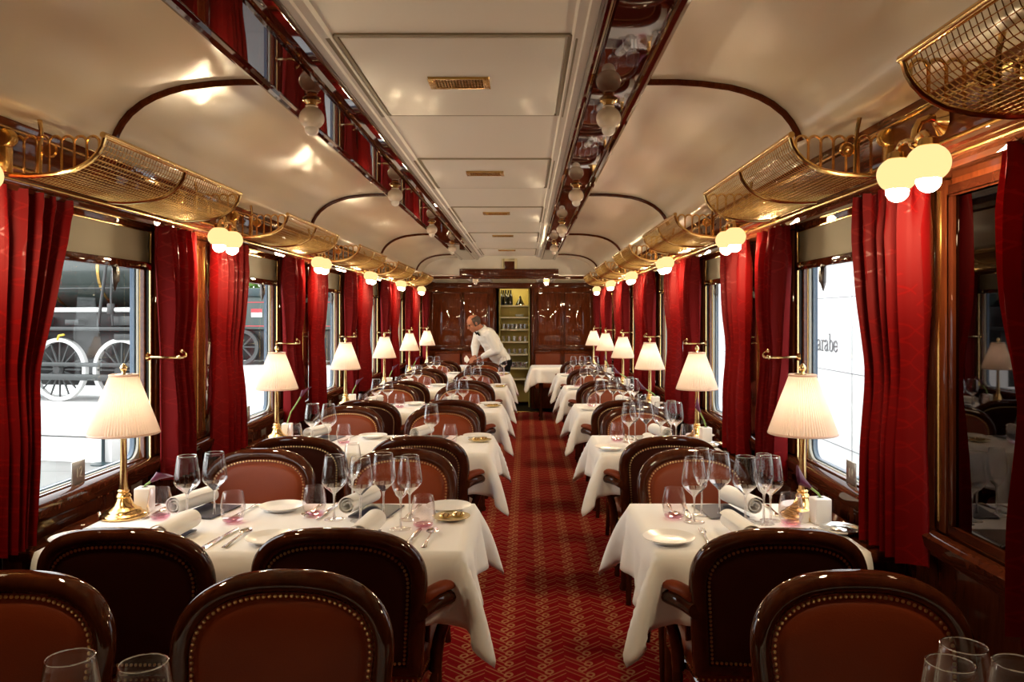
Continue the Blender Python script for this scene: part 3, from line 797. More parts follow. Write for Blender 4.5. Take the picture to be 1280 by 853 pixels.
# ---- benches along the end wall
def bench(w):
    mb = MB().box(-w/2, w/2, -.07, 0, .47, .90); b = mb.mesh('backrest', M['leather'], bevel=.025, seg=3)
    s = MB().box(-w/2, w/2, -.52, 0, .36, .46).mesh('seat', M['leather'], bevel=.03, seg=3)
    f = MB().box(-w/2-.01, w/2+.01, -.50, 0, .06, .36).mesh('base', M['mahogany'], bevel=.008)
    c_ = MB().tube([(-w/2, -.072, .885), (w/2, -.072, .885)], .004, 6).mesh('piping', M['leatherback'])
    return Proto('wall_bench', 'bench', [('backrest', b, [('piping', c_)]), ('seat', s), ('base', f)])
for x0, x1, lab in ((-1.45,-1.04,'brown leather bench against the end wall, in the window corner behind the waiter'), (-1.0,-.60,'brown leather bench against the end wall, right behind the waiter'),
                    (.15,.56,'brown leather bench against the end wall, beside the lit shelves'), (.62,1.02,'brown leather bench in the far corner of the two-seat side')):
    bench(x1-x0).put(lab, ((x0+x1)/2, YE-.035, 0), 0, 'end wall benches')
# ================================================================== TABLES AND CLOTHS
TH, TD = .75, .64                     # table height and depth
def drape(x0, x1, over, wall, seed):
    """cloth laid over a table top x0..x1 (depth TD, centred on y=0); 'wall': -1/+1 = the side pushed to the wall"""
    h = .021; rng = np.random.default_rng(seed)
    ax = x0 if wall < 0 else x0 - over; bx = x1 if wall > 0 else x1 + over
    nx = int(round((bx-ax)/h))+1; ny = int(round((TD+2*over)/h))+1
    xs = np.linspace(ax, bx, nx); ys = np.linspace(-TD/2-over, TD/2+over, ny)
    p = np.zeros((nx, ny, 3)); p[..., 0] = xs[:, None]; p[..., 1] = ys[None, :]; p[..., 2] = TH+.004
    hx, hy = xs[1]-xs[0], ys[1]-ys[0]
    top = TH+.003
    inside = (p[..., 0] >= x0-1e-6) & (p[..., 0] <= x1+1e-6) & (np.abs(p[..., 1]) <= TD/2+1e-6)
    p[~inside, 2] -= .002; p += rng.normal(0, .0006, p.shape)*(~inside)[..., None]
    p[inside, 2] = top
    w = np.where(inside, 0.0, 1.0)
    v = np.zeros_like(p); dt = 1/60
    cons = []
    def add(di, dj, L, st, start):
        i0 = slice(start[0], nx-di, start[2]) if di else slice(0, nx, 1)
        cons.append((di, dj, L, st))
    for di, dj, L, st in ((1,0,hx,1.0),(0,1,hy,1.0),(1,1,math.hypot(hx,hy),.55),(1,-1,math.hypot(hx,hy),.55),(2,0,2*hx,.35),(0,2,2*hy,.35),(4,0,4*hx,.12),(0,4,4*hy,.12)): cons.append((di,dj,L,st))
    def solve(q, di, dj, L, st):
        # colour the constraints so that no vertex is used twice at once
        for par in range(2):
            if di: ia = np.arange(0, nx-di); ia = ia[((ia//di) % 2) == par]; ja = np.arange(max(0,-dj), ny-max(0,dj))
            else: ia = np.arange(nx); ja = np.arange(0, ny-dj); ja = ja[((ja//dj) % 2) == par]
            A = np.ix_(ia, ja); B = np.ix_(ia+di, ja+dj)
            d = q[B]-q[A]; l = np.linalg.norm(d, axis=-1)+1e-9
            wa, wb = w[A], w[B]; ws = wa+wb; ws[ws == 0] = 1
            c = (d*((l-L)/l/ws*st)[..., None])
            q[A] += c*wa[..., None]; q[B] -= c*wb[..., None]
    for step in range(170):
        v[..., 2] -= 9.8*dt*w; v *= .965
        q = p + v*dt*w[..., None]
        for it in range(9):
            for c_ in cons: solve(q, *c_)
            # table body
            e = .010
            ix = np.minimum(q[..., 0]-(x0-e), (x1+e)-q[..., 0]); iy = (TD/2+e)-np.abs(q[..., 1])
            if wall < 0: ix = (x1+e)-q[..., 0]
            if wall > 0: ix = q[..., 0]-(x0-e)
            ins = (ix > 0) & (iy > 0) & (q[..., 2] < top) & (w > 0)
            dz = top-q[..., 2]
            up = ins & (dz < .012); q[..., 2] = np.where(up, top, q[..., 2])
            sx = ins & ~up & (ix < iy); sy = ins & ~up & ~(ix < iy)
            q[..., 0] = np.where(sx, np.where(q[..., 0] > (x0+x1)/2, x1+e, x0-e), q[..., 0])
            q[..., 1] = np.where(sy, np.sign(q[..., 1])*(TD/2+e), q[..., 1])
            # never through the wall
            if wall < 0: q[..., 0] = np.maximum(q[..., 0], x0)
            if wall > 0: q[..., 0] = np.minimum(q[..., 0], x1)
        v = (q-p)/dt; p = q
    return p
def cloth_mesh(p, flip=False):
    nx, ny = p.shape[:2]; rows = [[(a[0], -a[1] if flip else a[1], a[2]) for a in r] for r in p]
    m = MB().grid(rows); me = m.mesh('tablecloth', M['linen'], angle=180)
    # give the linen its thickness
    bm = bmesh.new(); bm.from_mesh(me); bmesh.ops.solidify(bm, geom=bm.faces[:], thickness=.0015); bm.to_mesh(me); bm.free()
    me.polygons.foreach_set('use_smooth', [True]*len(me.polygons))
    return me
LX0, LX1 = XL+.025, -.19
RX0, RX1 = .395, XR-.025
CW = .10      # bare wood ledge between the cloth and the wall
pL = drape(LX0+CW, LX1, .205, -1, 1); pR = drape(RX0, RX1-CW, .205, 1, 2)
LS1 = -.78; RS0 = .08
pLs = drape(LX0+CW, LS1, .21, -1, 3); pRs = drape(RS0, RX1-CW, .22, 1, 4)
clL = [cloth_mesh(pL), cloth_mesh(pL, True)]; clR = [cloth_mesh(pR), cloth_mesh(pR, True)]
def table_proto(x0, x1, wall):
    top = box_mesh('tabletop', M['mahogany'], x0+.012, x1-.012, -TD/2+.012, TD/2-.012, TH-.035, TH-.001, .010)
    ap = MB().box(x0+.05, x1-.06, -TD/2+.05, TD/2-.05, TH-.10, TH-.035).mesh('apron', M['mahogany'], bevel=.004)
    xe = x1-.14 if wall < 0 else x0+.14
    lg = []
    for y in (-.2, .2):
        lg.append(MB().lathe([(0,0),(.028,0),(.03,.02),(.021,.04),(.024,.35),(.03,.60),(.03,.65),(0,.65)], 14, (xe, y, 0)).mesh('leg', M['chairwood']))
    xw = x0+.02 if wall < 0 else x1-.02
    wb = box_mesh('wall_bracket', M['mahogany'], min(xw, xw+wall*-.05), max(xw, xw+wall*-.05), -.25, .25, .40, TH-.035, .004)
    return Proto('dining_table', 'table', [('tabletop', top, [('apron', ap)]), ('leg', lg[0]), ('leg', lg[1]), ('wall_bracket', wb)])
tpL = table_proto(LX0, LX1, -1); tpR = table_proto(RX0, RX1, 1); tpLs = table_proto(LX0, LS1, -1); tpRs = table_proto(RS0, RX1, 1)
YT = 2.75
def put_table(tp, cl, y, label, clabel):
    tp.put(label, (0, y, 0), 0, 'dining tables')
    o = link('tablecloth', cl, None, (0, y, 0)); tag(o, clabel, 'tablecloth', 'white tablecloths')
for k in range(-1, 5):
    if k < 0: nl, nr = 'four-seat table under the glasses at the lower left edge', 'two-seat table under the glasses at the lower right edge'
    else: nl, nr = FOUR[k], TWO[k]
    put_table(tpL, clL[k % 2], YT+P*k, 'cloth-covered '+nl, 'white linen cloth hanging over '+nl)
    put_table(tpR, clR[(k+1) % 2], YT+P*k, 'cloth-covered '+nr, 'white linen cloth hanging over '+nr)
put_table(tpLs, cloth_mesh(pLs), YT+P*5, 'cloth-covered '+FOUR[5], 'white linen cloth hanging over '+FOUR[5])
put_table(tpRs, cloth_mesh(pRs), YT+P*5, 'cloth-covered '+TWO[5], 'white linen cloth hanging over '+TWO[5])
ZTAB = TH+.0055

# ================================================================== THINGS ON THE TABLES (origins at the table surface)
# wine glass: bowl, stem, foot
def glass_profiles(H, rb, rr, zw, zs):
    foot = [(0,.0035),(.006,.0045),(.020,.003),(.034,.0012),(.036,.0006),(.034,0),(0,0)]
    stem = [(.0075,.0035),(.0048,.012),(.0036,.03),(.0034,zs-.02),(.0046,zs-.006),(.0075,zs)]
    bowl = [(.0,zs-.004),(.0075,zs),(.018,zs+.010)]
    for i in range(1, 7): t = i/6; bowl.append((lerp(.018, rb, math.sin(t*PI/2)**1.05), lerp(zs+.010, zw, t**1.0)))
    for i in range(1, 9): t = i/8; bowl.append((lerp(rb, rr, t**1.25), lerp(zw, H, t)))
    inner = [(r-.0011, z) for r, z in bowl[::-1] if z > zs+.006]
    return foot, stem, bowl + [(rr-.0005, H+.0006)] + inner + [(0, zs+.006)]
def rim(mb, r, H, n):
    mb.cur = 1; mb.tube([((r-.0005)*cos(2*PI*j/n), (r-.0005)*sin(2*PI*j/n), H) for j in range(n)], .0010, 5, closed=True); mb.cur = 0; return mb
def lathe2(mb, b_, n, zs):
    # lower cone, whitened by a raised reflection, and the thin upper bowl
    cut = [i for i, (r, z) in enumerate(b_) if z <= zs+.030][len([i for i, (r, z) in enumerate(b_[:9]) if z <= zs+.030])-1]
    mb.cur = 1; mb.lathe(b_[:cut+1], n); mb.cur = 0; mb.lathe(b_[cut:], n); return mb
def glass_proto(name, H, rb, rr, zw, zs, simple=False, n=28):
    f_, s_, b_ = glass_profiles(H, rb, rr, zw, zs)
    if simple:
        m_ = MB(); m_.lathe(f_, 16); m_.cur = 1; m_.lathe(s_, 8); m_.cur = 0; lathe2(m_, b_, 18, zs); rim(m_, rr, H, 18)
        return Proto(name, 'wine glass', [], m_.mesh('wine_glass', [M['glass'], M['brightglass']], angle=60))
    return Proto(name, 'wine glass', [('bowl', rim(lathe2(MB(), b_, n, zs), rr, H, n).mesh('bowl', [M['glass'], M['brightglass']], angle=60)), ('stem', MB().lathe(s_, 10).mesh('stem', M['brightglass'])), ('foot', MB().lathe(f_, n).mesh('foot', M['glass'], angle=60))])
WG = glass_proto('wine_glass', .225, .0445, .0325, .137, .092)
WN = glass_proto('wine_glass', .240, .0335, .0255, .170, .105)
WGs = glass_proto('wine_glass', .225, .0445, .0325, .137, .092, True); WNs = glass_proto('wine_glass', .240, .0335, .0255, .170, .105, True)
tb = [(0,.010)]
tout = [(.012,.0),(.026,.001),(.034,.006)] + [(.0425*math.sin(lerp(.95, 1.5, q/6)), lerp(.010, .045, q/6)) for q in range(1,7)] + [(lerp(.0424,.033,(q/7)**1.6), lerp(.045,.106,q/7)) for q in range(1,8)]
tin = [(r-.0014, z) for r, z in tout[::-1] if z > .012]
tumbler_body = MB().lathe(tout + [(.0325,.1065)] + tin + [(.02,.013),(0,.012)], 28).mesh('tumbler', M['pinkglass'], angle=60)
tumbler_base = MB().lathe([(0,.0035),(.025,.0035),(.0335,.008),(.0345,.0105),(.02,.0118),(0,.0115)], 24).mesh('tumbler_base', M['pinkbase'])
TB = Proto('tumbler', 'tumbler', [('base', tumbler_base, None, None, None, 'pink glass base')], tumbler_body)
# plates
plp = [(0,.004),(.045,.004),(.048,.001),(.052,.001),(.054,.005),(.070,.011),(.083,.016),(.0845,.0175),(.083,.0185),(.068,.0135),(.055,.0085),(.05,.0075),(0,.0075)]
PL = Proto('side_plate', 'plate', [], MB().lathe(plp, 40).mesh('side_plate', M['porcelain'], angle=50))
ds = MB().lathe([(0,.002),(.03,.002),(.034,0),(.052,.005),(.066,.010),(.067,.012),(.064,.0125),(.05,.009),(.034,.006),(0,.006)], 36).mesh('saucer', M['goldrim'], angle=50)
kn = MB(); kn.lathe([(0,0),(.018,.002),(.022,.008),(.016,.014),(0,.016)], 18, (-.022,0,.006)); kn.lathe([(0,0),(.018,.002),(.022,.008),(.016,.014),(0,.016)], 18, (.026,.006,.006))
GD = Proto('butter_dish', 'dish', [('cover', kn.mesh('cover', M['gold']))], ds)
SD = Proto('silver_dish', 'dish', [('centre', MB().lathe([(0,.004),(.028,.004),(.034,.010),(.030,.014),(0,.016)], 24).mesh('boss', M['silver']))],
           MB().lathe([(0,.002),(.04,.002),(.045,0),(.062,.006),(.068,.012),(.069,.015),(.066,.015),(.058,.009),(.04,.006),(0,.006)], 36).mesh('silver_dish', M['silver'], angle=50))
# cutlery, lying along +y
def flat_shape(stations, th=.0022):
    top, bot = [], []
    rows = []
    for y, w, z in stations:
        rows.append([(-w, y, z), (-w*.6, y, z+th), (w*.6, y, z+th), (w, y, z), (w*.6, y, z-.0004), (-w*.6, y, z-.0004)])
    m_ = MB(); m_.grid(rows, cv=True); m_.cap(rows[0][::-1]); m_.cap(rows[-1]); return m_
hd = [(-.11,.004,.001),(-.108,.009,.001),(-.095,.0095,.0015),(-.06,.006,.003),(-.02,.0035,.004),(0,.0035,.0045)]
fork_h = flat_shape(hd + [(.03,.004,.006),(.045,.010,.004),(.055,.0115,.003),(.062,.0115,.003)]).mesh('fork', M['silver'])
tn = MB()
for q in range(4): tn.tube([(-.0095+q*.0063,.060,.0042),(-.0095+q*.0063,.085,.0035),(-.0092+q*.0061,.105,.006)], [.0017,.0016,.0009], 6)
FK = Proto('fork', 'fork', [('tines', tn.mesh('tines', M['silver']))], fork_h)
knh = flat_shape([(-.115,.005,.0),(-.113,.009,.0),(-.09,.009,.001),(-.02,.0075,.001),(0,.006,.001)], .006).mesh('knife', M['silver'])
knb = flat_shape([(0,.005,.002),(.01,.0085,.002),(.06,.0095,.002),(.10,.009,.002),(.118,.004,.002),(.122,.001,.002)], .0016).mesh('blade', M['silver'])
KN = Proto('knife', 'knife', [('blade', knb)], knh)
sph = flat_shape(hd + [(.02,.0035,.005),(.032,.004,.005)]).mesh('spoon', M['silver'])
rows = []
for i in range(9):
    t = i/8; y = .03+.06*t; w_ = .0205*math.sin(PI*min(1, t*.96+.03))**.6
    rows.append([(w_*q, y, .0015+.0055*(q*q) + .003*abs(t-.5)*2) for q in (-1,-.7,-.35,0,.35,.7,1)])
sb = MB().grid(rows); sb.grid([[(x, y, z+.0012) for x, y, z in r] for r in rows])
SP = Proto('spoon', 'spoon', [('spoon_bowl', sb.mesh('spoon_bowl', M['silver'], merge=False))], sph)
# rolled napkin along +y
nk = MB(); sec = []
for i in range(61): th = 2*PI*2.4*i/60; r_ = .010 + .024*i/60; sec.append((r_*1.12*cos(th), .0365 + r_*sin(th)*1.02))
def loop2(t): return sec
rows = []
for y, s_ in ((-.105,.98),(-.10,1),(0,1.0),(.10,1),(.105,.98)): rows.append([(x*s_, y, .036+(z-.0365)*s_) for x, z in sec])
nk.grid(rows)
rows2 = [[(x*.93, y, .036+(z-.036)*.93) for x, y, z in r] for r in rows]; nk.grid(rows2)
for a, b in ((rows[0], rows2[0]), (rows[-1], rows2[-1])): nk.grid([a, b])
nk.grid([[ (x, y, z) for x, y, z in (rows[q][-1] for q in range(5))], [(rows2[q][-1][0], rows2[q][-1][1], rows2[q][-1][2]) for q in range(5)]])
NK = Proto('rolled_napkin', 'napkin', [], nk.mesh('rolled_napkin', M['napkin'], angle=70))
def menu(matk):
    return Proto('menu_card', 'menu', [('pages', box_mesh('pages', M['paper'], -.068, .069, -.098, .098, .0012, .0032, 0))],
                 MB().box(-.070,.070,-.10,.10,0,.0012).box(-.070,.070,-.10,.10,.0032,.0046).box(-.0712,-.0695,-.10,.10,0,.0046).mesh('menu_card', M[matk]))
MN, MBn = menu('navy'), menu('browncard')
# vase with a calla lily
vs = MB(); vs.box(-.029,.029,-.029,.029,0,.088)
vase_m = vs.mesh('bud_vase', M['porcelain'], bevel=.005, seg=3)
vh = MB().lathe([(0,.0885),(.012,.0885)], 14).mesh('vase_mouth', M['dark'])
def calla(bend, hgt, open_):
    st = [(0,0,.03),(0,0,.09),(bend*.25,.002,.09+hgt*.4),(bend*.7,.004,.09+hgt*.75),(bend,.006,.09+hgt)]
    s_ = MB().tube(st, [.0042,.0042,.004,.004,.0045], 8).mesh('stem', M['green'])
    d = (Vector(st[-1])-Vector(st[-2])).normalized(); sp = MB()
    rows = []
    for i in range(13):
        t = i/12; row = []
        for j in range(17):
            a = 2*PI*j/16
            r_ = .0045 + .0125*t**.9*open_
            flare = max(0, t-.55)/.45
            # one side rises into the pointed tip, rolled outward
            tip = (.5+.5*cos(a))**2*flare
            z = .062*t*(.8+.2*cos(a)) + .022*tip
            rr = r_*(1+.45*flare*open_*(.6+.4*cos(a))) + .008*tip*open_
            row.append((rr*cos(a), rr*sin(a)*.95, z))
        rows.append(row)
    rot = Vector((0,0,1)).rotation_difference(d).to_matrix(); base = Vector(st[-1])
    sp.grid([[base + rot @ Vector(q) for q in r_] for r_ in rows], cv=False)
    spd = MB().tube([base, base + rot @ Vector((0,0,.04))], [.003,.002], 6).mesh('spadix', M['goldrim'])
    return s_, sp.mesh('calla_flower', M['calla'], angle=80), spd
def vase_proto(bend, hgt, open_):
    s_, f_, p_ = calla(bend, hgt, open_)
    return s_, f_, p_
VS = Proto('bud_vase', 'vase', [('mouth', vh)], vase_m)
def lily(bend, hgt, open_):
    s_, f_, p_ = calla(bend, hgt, open_)
    return Proto('calla_lily', 'flower', [('stem', s_), ('petal', f_, [('spadix', p_)])])
LIL = [lily(.022,.018,1.0), lily(.075,.15,.75), lily(.03,.07,.8)]
LILR = [lily(-.030,.030,1.05), lily(-.07,.05,.9), lily(-.03,.08,.8)]
CARD = Proto('place_card', 'card', [], MB().box(-.022,.022,-.0008,.0008,0,.038).box(-.022,.022,.002,.0036,0,.036).mesh('place_card', M['paper']))
# ---- table lamp
bs = MB().lathe([(0,0),(.076,0),(.078,.006),(.074,.012),(.066,.014),(.060,.020),(.058,.026),(.048,.030),(.034,.042),(.027,.058),(.022,.068),(.026,.073),(.022,.080),(.016,.086),(.020,.092),(.015,.098)], 32).mesh('lamp_base', M['brass'], angle=50)
stm = MB().lathe([(.015,.096),(.0135,.12),(.0115,.20),(.0105,.30),(.014,.305),(.014,.312),(.006,.318),(.006,.50)], 18).mesh('lamp_stem', M['brass'], angle=50)
rows = []; npl = 72
for z, r_ in ((.298,.1165),(.31,.114),(.40,.083),(.49,.0505),(.505,.045)):
    rows.append([((r_+(.0028 if j % 2 else -.0012)*(r_/.1))*cos(2*PI*j/(npl*2)), (r_+(.0028 if j % 2 else -.0012)*(r_/.1))*sin(2*PI*j/(npl*2)), z) for j in range(npl*2)])
sh = MB().grid(rows, cv=True); sh.grid([[(x*.97, y*.97, z) for x, y, z in r_] for r_ in rows], cv=True)
shade = sh.mesh('lamp_shade', M['shade'], angle=30, merge=False)
bd = MB()
bands = []
for z, r_ in ((.298,.1165),(.505,.0452)):
    bands.append(('braid', MB().tube([((r_+.0008)*cos(2*PI*j/48), (r_+.0008)*sin(2*PI*j/48), z) for j in range(48)], .0042, 6, closed=True).mesh('shade_braid', M['shadeband'])))
fin = MB().lathe([(.03,.505),(.028,.509),(.008,.511),(.006,.518),(.011,.524),(.013,.531),(.010,.539),(.004,.546),(0,.548)], 16).mesh('finial', M['gold'])
TL = Proto('table_lamp', 'table lamp', [('base', bs), ('stem', stm), ('lamp_shade', shade, bands), ('finial', fin), ('bulb', MB().ball((0,0,.405), .024, 14, 10).mesh('added_bulb', M['added_bulb']))])  # bulb added under the shade to light up the cloth

# ================================================================== LAYING THE TABLES
NUM = ['first', 'second', 'third', 'fourth', 'fifth', 'sixth', 'seventh', 'eighth']
def lay(yc, z, items_glass, items_tumbler, name, fromwin, simple, group):
    g = sorted(items_glass, key=lambda q: q[0]*fromwin)
    for i, (x, y, kind) in enumerate(g):
        pr = {'w': WG, 'n': WN}[kind] if not simple else {'w': WGs, 'n': WNs}[kind]
        pr.put('%s stemmed glass, %s counting from the window, on %s' % ('clear wide' if kind == 'w' else 'clear narrow', NUM[i], name), (x, y, z), R.uniform(0, 6), group)
    for i, (x, y) in enumerate(sorted(items_tumbler, key=lambda q: q[0]*fromwin)):
        TB.put('low pink-tinted tumbler, %s counting from the window, on %s' % (NUM[i], name), (x, y, z), R.uniform(0, 6), 'pink tumblers')
def setting(x, yc, sgn, name, who, full, mat_=MN, nx=0, mx=0, rot=0):
    """sgn +1: the diner sits at the far side, looking back at the camera; -1: at the near side"""
    y = yc + sgn*.16; r0 = 0 if sgn < 0 else PI
    X = lambda d: x + d*(-sgn)          # towards the diner's right
    tail = '%s seat of %s' % (who, name)
    mat_.put('%s menu card under the rolled napkin, %s' % ('navy' if mat_ is MN else 'brown', tail), (x+mx, y+.02*sgn, ZTAB), r0+rot*.6, 'menu cards')
    NK.put('rolled white napkin at the %s' % tail, (x+nx, y+.03*sgn, ZTAB+.0052), r0+rot, 'rolled napkins')
    PL.put('white side plate at the %s' % tail, (X(-.29), y+.05*sgn, ZTAB), 0, 'side plates')
    if full:
        KN.put('silver knife at the %s' % tail, (X(.15), y+.02*sgn, ZTAB+.001), r0-.10, 'silver cutlery')
        SP.put('silver spoon at the %s' % tail, (X(.205), y+.015*sgn, ZTAB+.001), r0-.05, 'silver cutlery')
        FK.put('silver fork at the %s' % tail, (X(-.165), y+.01*sgn, ZTAB+.001), r0-.08, 'silver cutlery')
for k in range(0, 5):
    yc = YT+P*k; n = FOUR[k]
    if k == 0:
        gl = [(-1.19,.0625,'w'),(-1.12,.13,'w'),(-.675,.07,'w'),(-.645,.23,'n'),(-.578,.05,'w'),(-.508,.11,'w'),(-.42,-.06,'n'),(-.408,.065,'w')]
        tu = [(-1.296,.085),(-1.017,.03),(-.759,.124),(-.348,-.03)]
    elif k == 1:
        gl = [(-1.196,-.02,'w'),(-1.10,-.04,'w'),(-.525,-.05,'w')]; tu = [(-1.31,.03),(-1.025,.0),(-.427,.0)]
    elif k == 4:
        gl = [(-1.17,0,'w'),(-1.085,0,'w'),(-.56,.05,'w'),(-.27,.0,'w')]; tu = [(-1.3,.02),(-.29,-.16),(-.99,.0)]
    else:
        gl = [(-1.17,0,'w'),(-1.085,.03,'w'),(-.575,-.06,'w'),(-.485,-.06,'w')]; tu = [(-1.28,.03),(-.99,.02),(-.66,-.02),(-.40,-.02)]
    lay(yc, ZTAB, [(x, yc+y, q) for x, y, q in gl], [(x, yc+y) for x, y in tu], n, 1, k >= 2, 'stemmed glasses')
    for x, w_ in ((-1.19, 'window'), (-.575, 'aisle')):
        setting(x, yc, 1, n, 'far '+w_, k < 2, MN, -.03, .03, -.3)
        if k == 0: setting(x+.06, yc, -1, n, 'near '+w_, True, MN, .01, -.04, -.08)
    GD.put('small gilt butter dish at the aisle end of %s' % n, (-.262, yc+.075, ZTAB), .3, 'gilt dishes')
    VS.put('square white bud vase beside the lamp on %s' % n, (-1.40, yc+.19, ZTAB), .1, 'bud vases')
    LIL[(k if k < 2 else 2)].put('purple calla lily in the white vase on %s' % n, (-1.40, yc+.19, ZTAB+.0), (0, 0, .2 if k else -.3), 'calla lilies')
    TL.put('brass table lamp with cream pleated shade on %s' % n, (-1.437, yc+.11, ZTAB), 0, 'table lamps')
for k in range(0, 5):
    yc = YT+P*k; n = TWO[k]
    gl = [(.586,.03,'w'),(.634,.13,'n'),(.70,.14,'w'),(.769,.05,'w'),(.822,.01,'n'),(.857,.05,'w')]
    if k == 2: gl = [gl[0], gl[2], gl[3], gl[4], gl[5]]
    if k >= 3: gl = [gl[0], gl[2], gl[3], gl[5]]
    lay(yc, ZTAB, [(x, yc+y, q) for x, y, q in gl], [(.527,yc+.09),(.912,yc+.0)], n, -1, k >= 2, 'stemmed glasses')
    setting(.74, yc, 1, n, 'far', k < 2, MN, .05, -.03, .25)
    if k < 2: setting(.745, yc, -1, n, 'near', k < 1, MBn, -.06, .03, .1)
    else: PL.put('white side plate at the near seat of %s' % n, (.485, yc-.15, ZTAB), 0, 'side plates')
    VS.put('square white bud vase beside the lamp on %s' % n, (1.02, yc+.02, ZTAB), .1, 'bud vases')
    LILR[(0, 2, 1, 1, 2)[k]].put('purple calla lily in the white vase on %s' % n, (1.02, yc+.02, ZTAB), 0, 'calla lilies')
    CARD.put('small white card leaning by the vase on %s' % n, (.965, yc+.02, ZTAB), .5, 'place cards')
    SD.put('shiny silver dish at the wall end of %s' % n, (1.045, yc-.09 , ZTAB), 0, 'silver dishes')
    TL.put('brass table lamp with cream pleated shade on %s' % n, (.99, yc+.11, ZTAB), 0, 'table lamps')
TL.put('brass table lamp with cream pleated shade on %s' % FOUR[5], (-1.437, YT+P*5+.11, ZTAB), 0, 'table lamps')
TL.put('brass table lamp with cream pleated shade on %s' % TWO[5], (.99, YT+P*5+.11, ZTAB), 0, 'table lamps')
# glasses on the tables just under the camera
for x, y, l in ((-.654,1.149,'left of the two lower left'), (-.54,1.13,'right of the two lower left')):
    WG.put('clear wine glass, only its rim in view, '+l, (x, y, ZTAB), 0, 'stemmed glasses')
for x, y, l in ((.60,1.13,'front one at the lower right picture edge'), (.652,1.19,'rear one at the lower right picture edge'), (.695,1.13,'nearest the lower right picture corner')):
    WG.put('clear wine glass, only its rim in view, '+l, (x, y, ZTAB), 0, 'stemmed glasses')
# ================================================================== END SHELVES
cb = MB()
bx0, bx1, by0, by1 = DX0+.035, DX1-.02, 12.98, 13.36
root = link('shelf_cabinet', None, None, ((bx0+bx1)/2, by0, 0)); tag(root, 'lit olive shelf cabinet seen through the end doorway', 'shelves')
O = Vector((-(bx0+bx1)/2, -by0, 0))
link('back_panel', MB().box(bx0, bx1, by1-.02, by1, .05, 1.98).mesh('back', M['olive']), root, O)
for x in (bx0, bx1-.025): link('side_panel', box_mesh('side', M['olive'], x, x+.025, by0, by1, .0, 1.98), root, O)
link('top_panel', box_mesh('top', M['olive'], bx0, bx1, by0, by1, 1.96, 1.98), root, O)
SZ = [1.655, 1.465, 1.265, 1.065, .86, .635, .46]
for z in SZ: link('shelf', box_mesh('shelf', M['shelfedge'], bx0+.025, bx1-.025, by0+.005, by1-.02, z-.022, z, .002), root, O)
link('lamp_strip', MB().box(bx0+.06, bx1-.06, by0+.03, by0+.055, 1.935, 1.955).mesh('strip', emit('cabinet strip light', (1,.86,.5), 11), bevel=.003), root, O)
bt = MB().lathe([(0,0),(.036,0),(.037,.01),(.037,.13),(.030,.16),(.014,.185),(.013,.235),(.015,.237),(.015,.25),(0,.25)], 14)
BT = Proto('wine_bottle', 'bottle', [], bt.mesh('wine_bottle', M['bottle'], angle=50))
for i, x in enumerate((-.405,-.325,-.245)): 
    BT.put('dark wine bottle on the top lit shelf, %s of the row' % ('first','second','third')[i], (x, 13.10, 1.655), 0, 'wine bottles')
for i, x in enumerate((-.365,-.285)):
    BT.put('dark wine bottle in the rear row of the top lit shelf, %s one' % ('first','second')[i], (x, 13.20, 1.655), 0, 'wine bottles')
py = MB().lathe([(.075,0),(.078,.008),(.045,.07),(.022,.11),(.012,.155),(0,.16)], 16)
o = link('carafe_stand', py.mesh('carafe_stand', M['bottle'], angle=40), None, (-.09, 13.12, 1.655)); tag(o, 'black cone-shaped stand at the end of the top lit shelf', 'stand')
link('foot_rim', MB().lathe([(.07,0),(.082,.0),(.082,.008),(.07,.012)], 18).mesh('rim', M['gold']), o)
gb = MB().lathe([(0,.003),(.022,.003),(.026,.0),(.030,.05),(.033,.085),(.0315,.085),(.028,.05),(.022,.008),(0,.007)], 12).mesh('drinking_glass', M['brightglass'])
GB = Proto('drinking_glass', 'glass', [], gb)
for z, nm, nn, ry in ((1.265, 'third', 6, 2), (1.065, 'fourth', 5, 1), (.86, 'fifth', 5, 1), (.635, 'sixth', 6, 2)):
    for j in range(ry):
        for i in range(nn):
            GB.put('small clear glass on the %s lit shelf' % nm, (lerp(bx0+.075, bx1-.075, i/(nn-1))+.02*j, 13.06+.10*j, z), 0, 'glasses on the %s lit shelf' % nm)
dish = MB().lathe([(0,.003),(.05,.003),(.07,.02),(.075,.022),(.07,.024),(.05,.008),(0,.008)], 18).mesh('shelf_plate', M['porcelain'])
for q in range(3): Proto('plate', 'plate', [], dish).put('white plate in the small stack on the second lit shelf, %s' % ('bottom one','middle one','top one')[q], (-.10, 13.12, 1.465+.0095*q), 0, 'stacked plates')

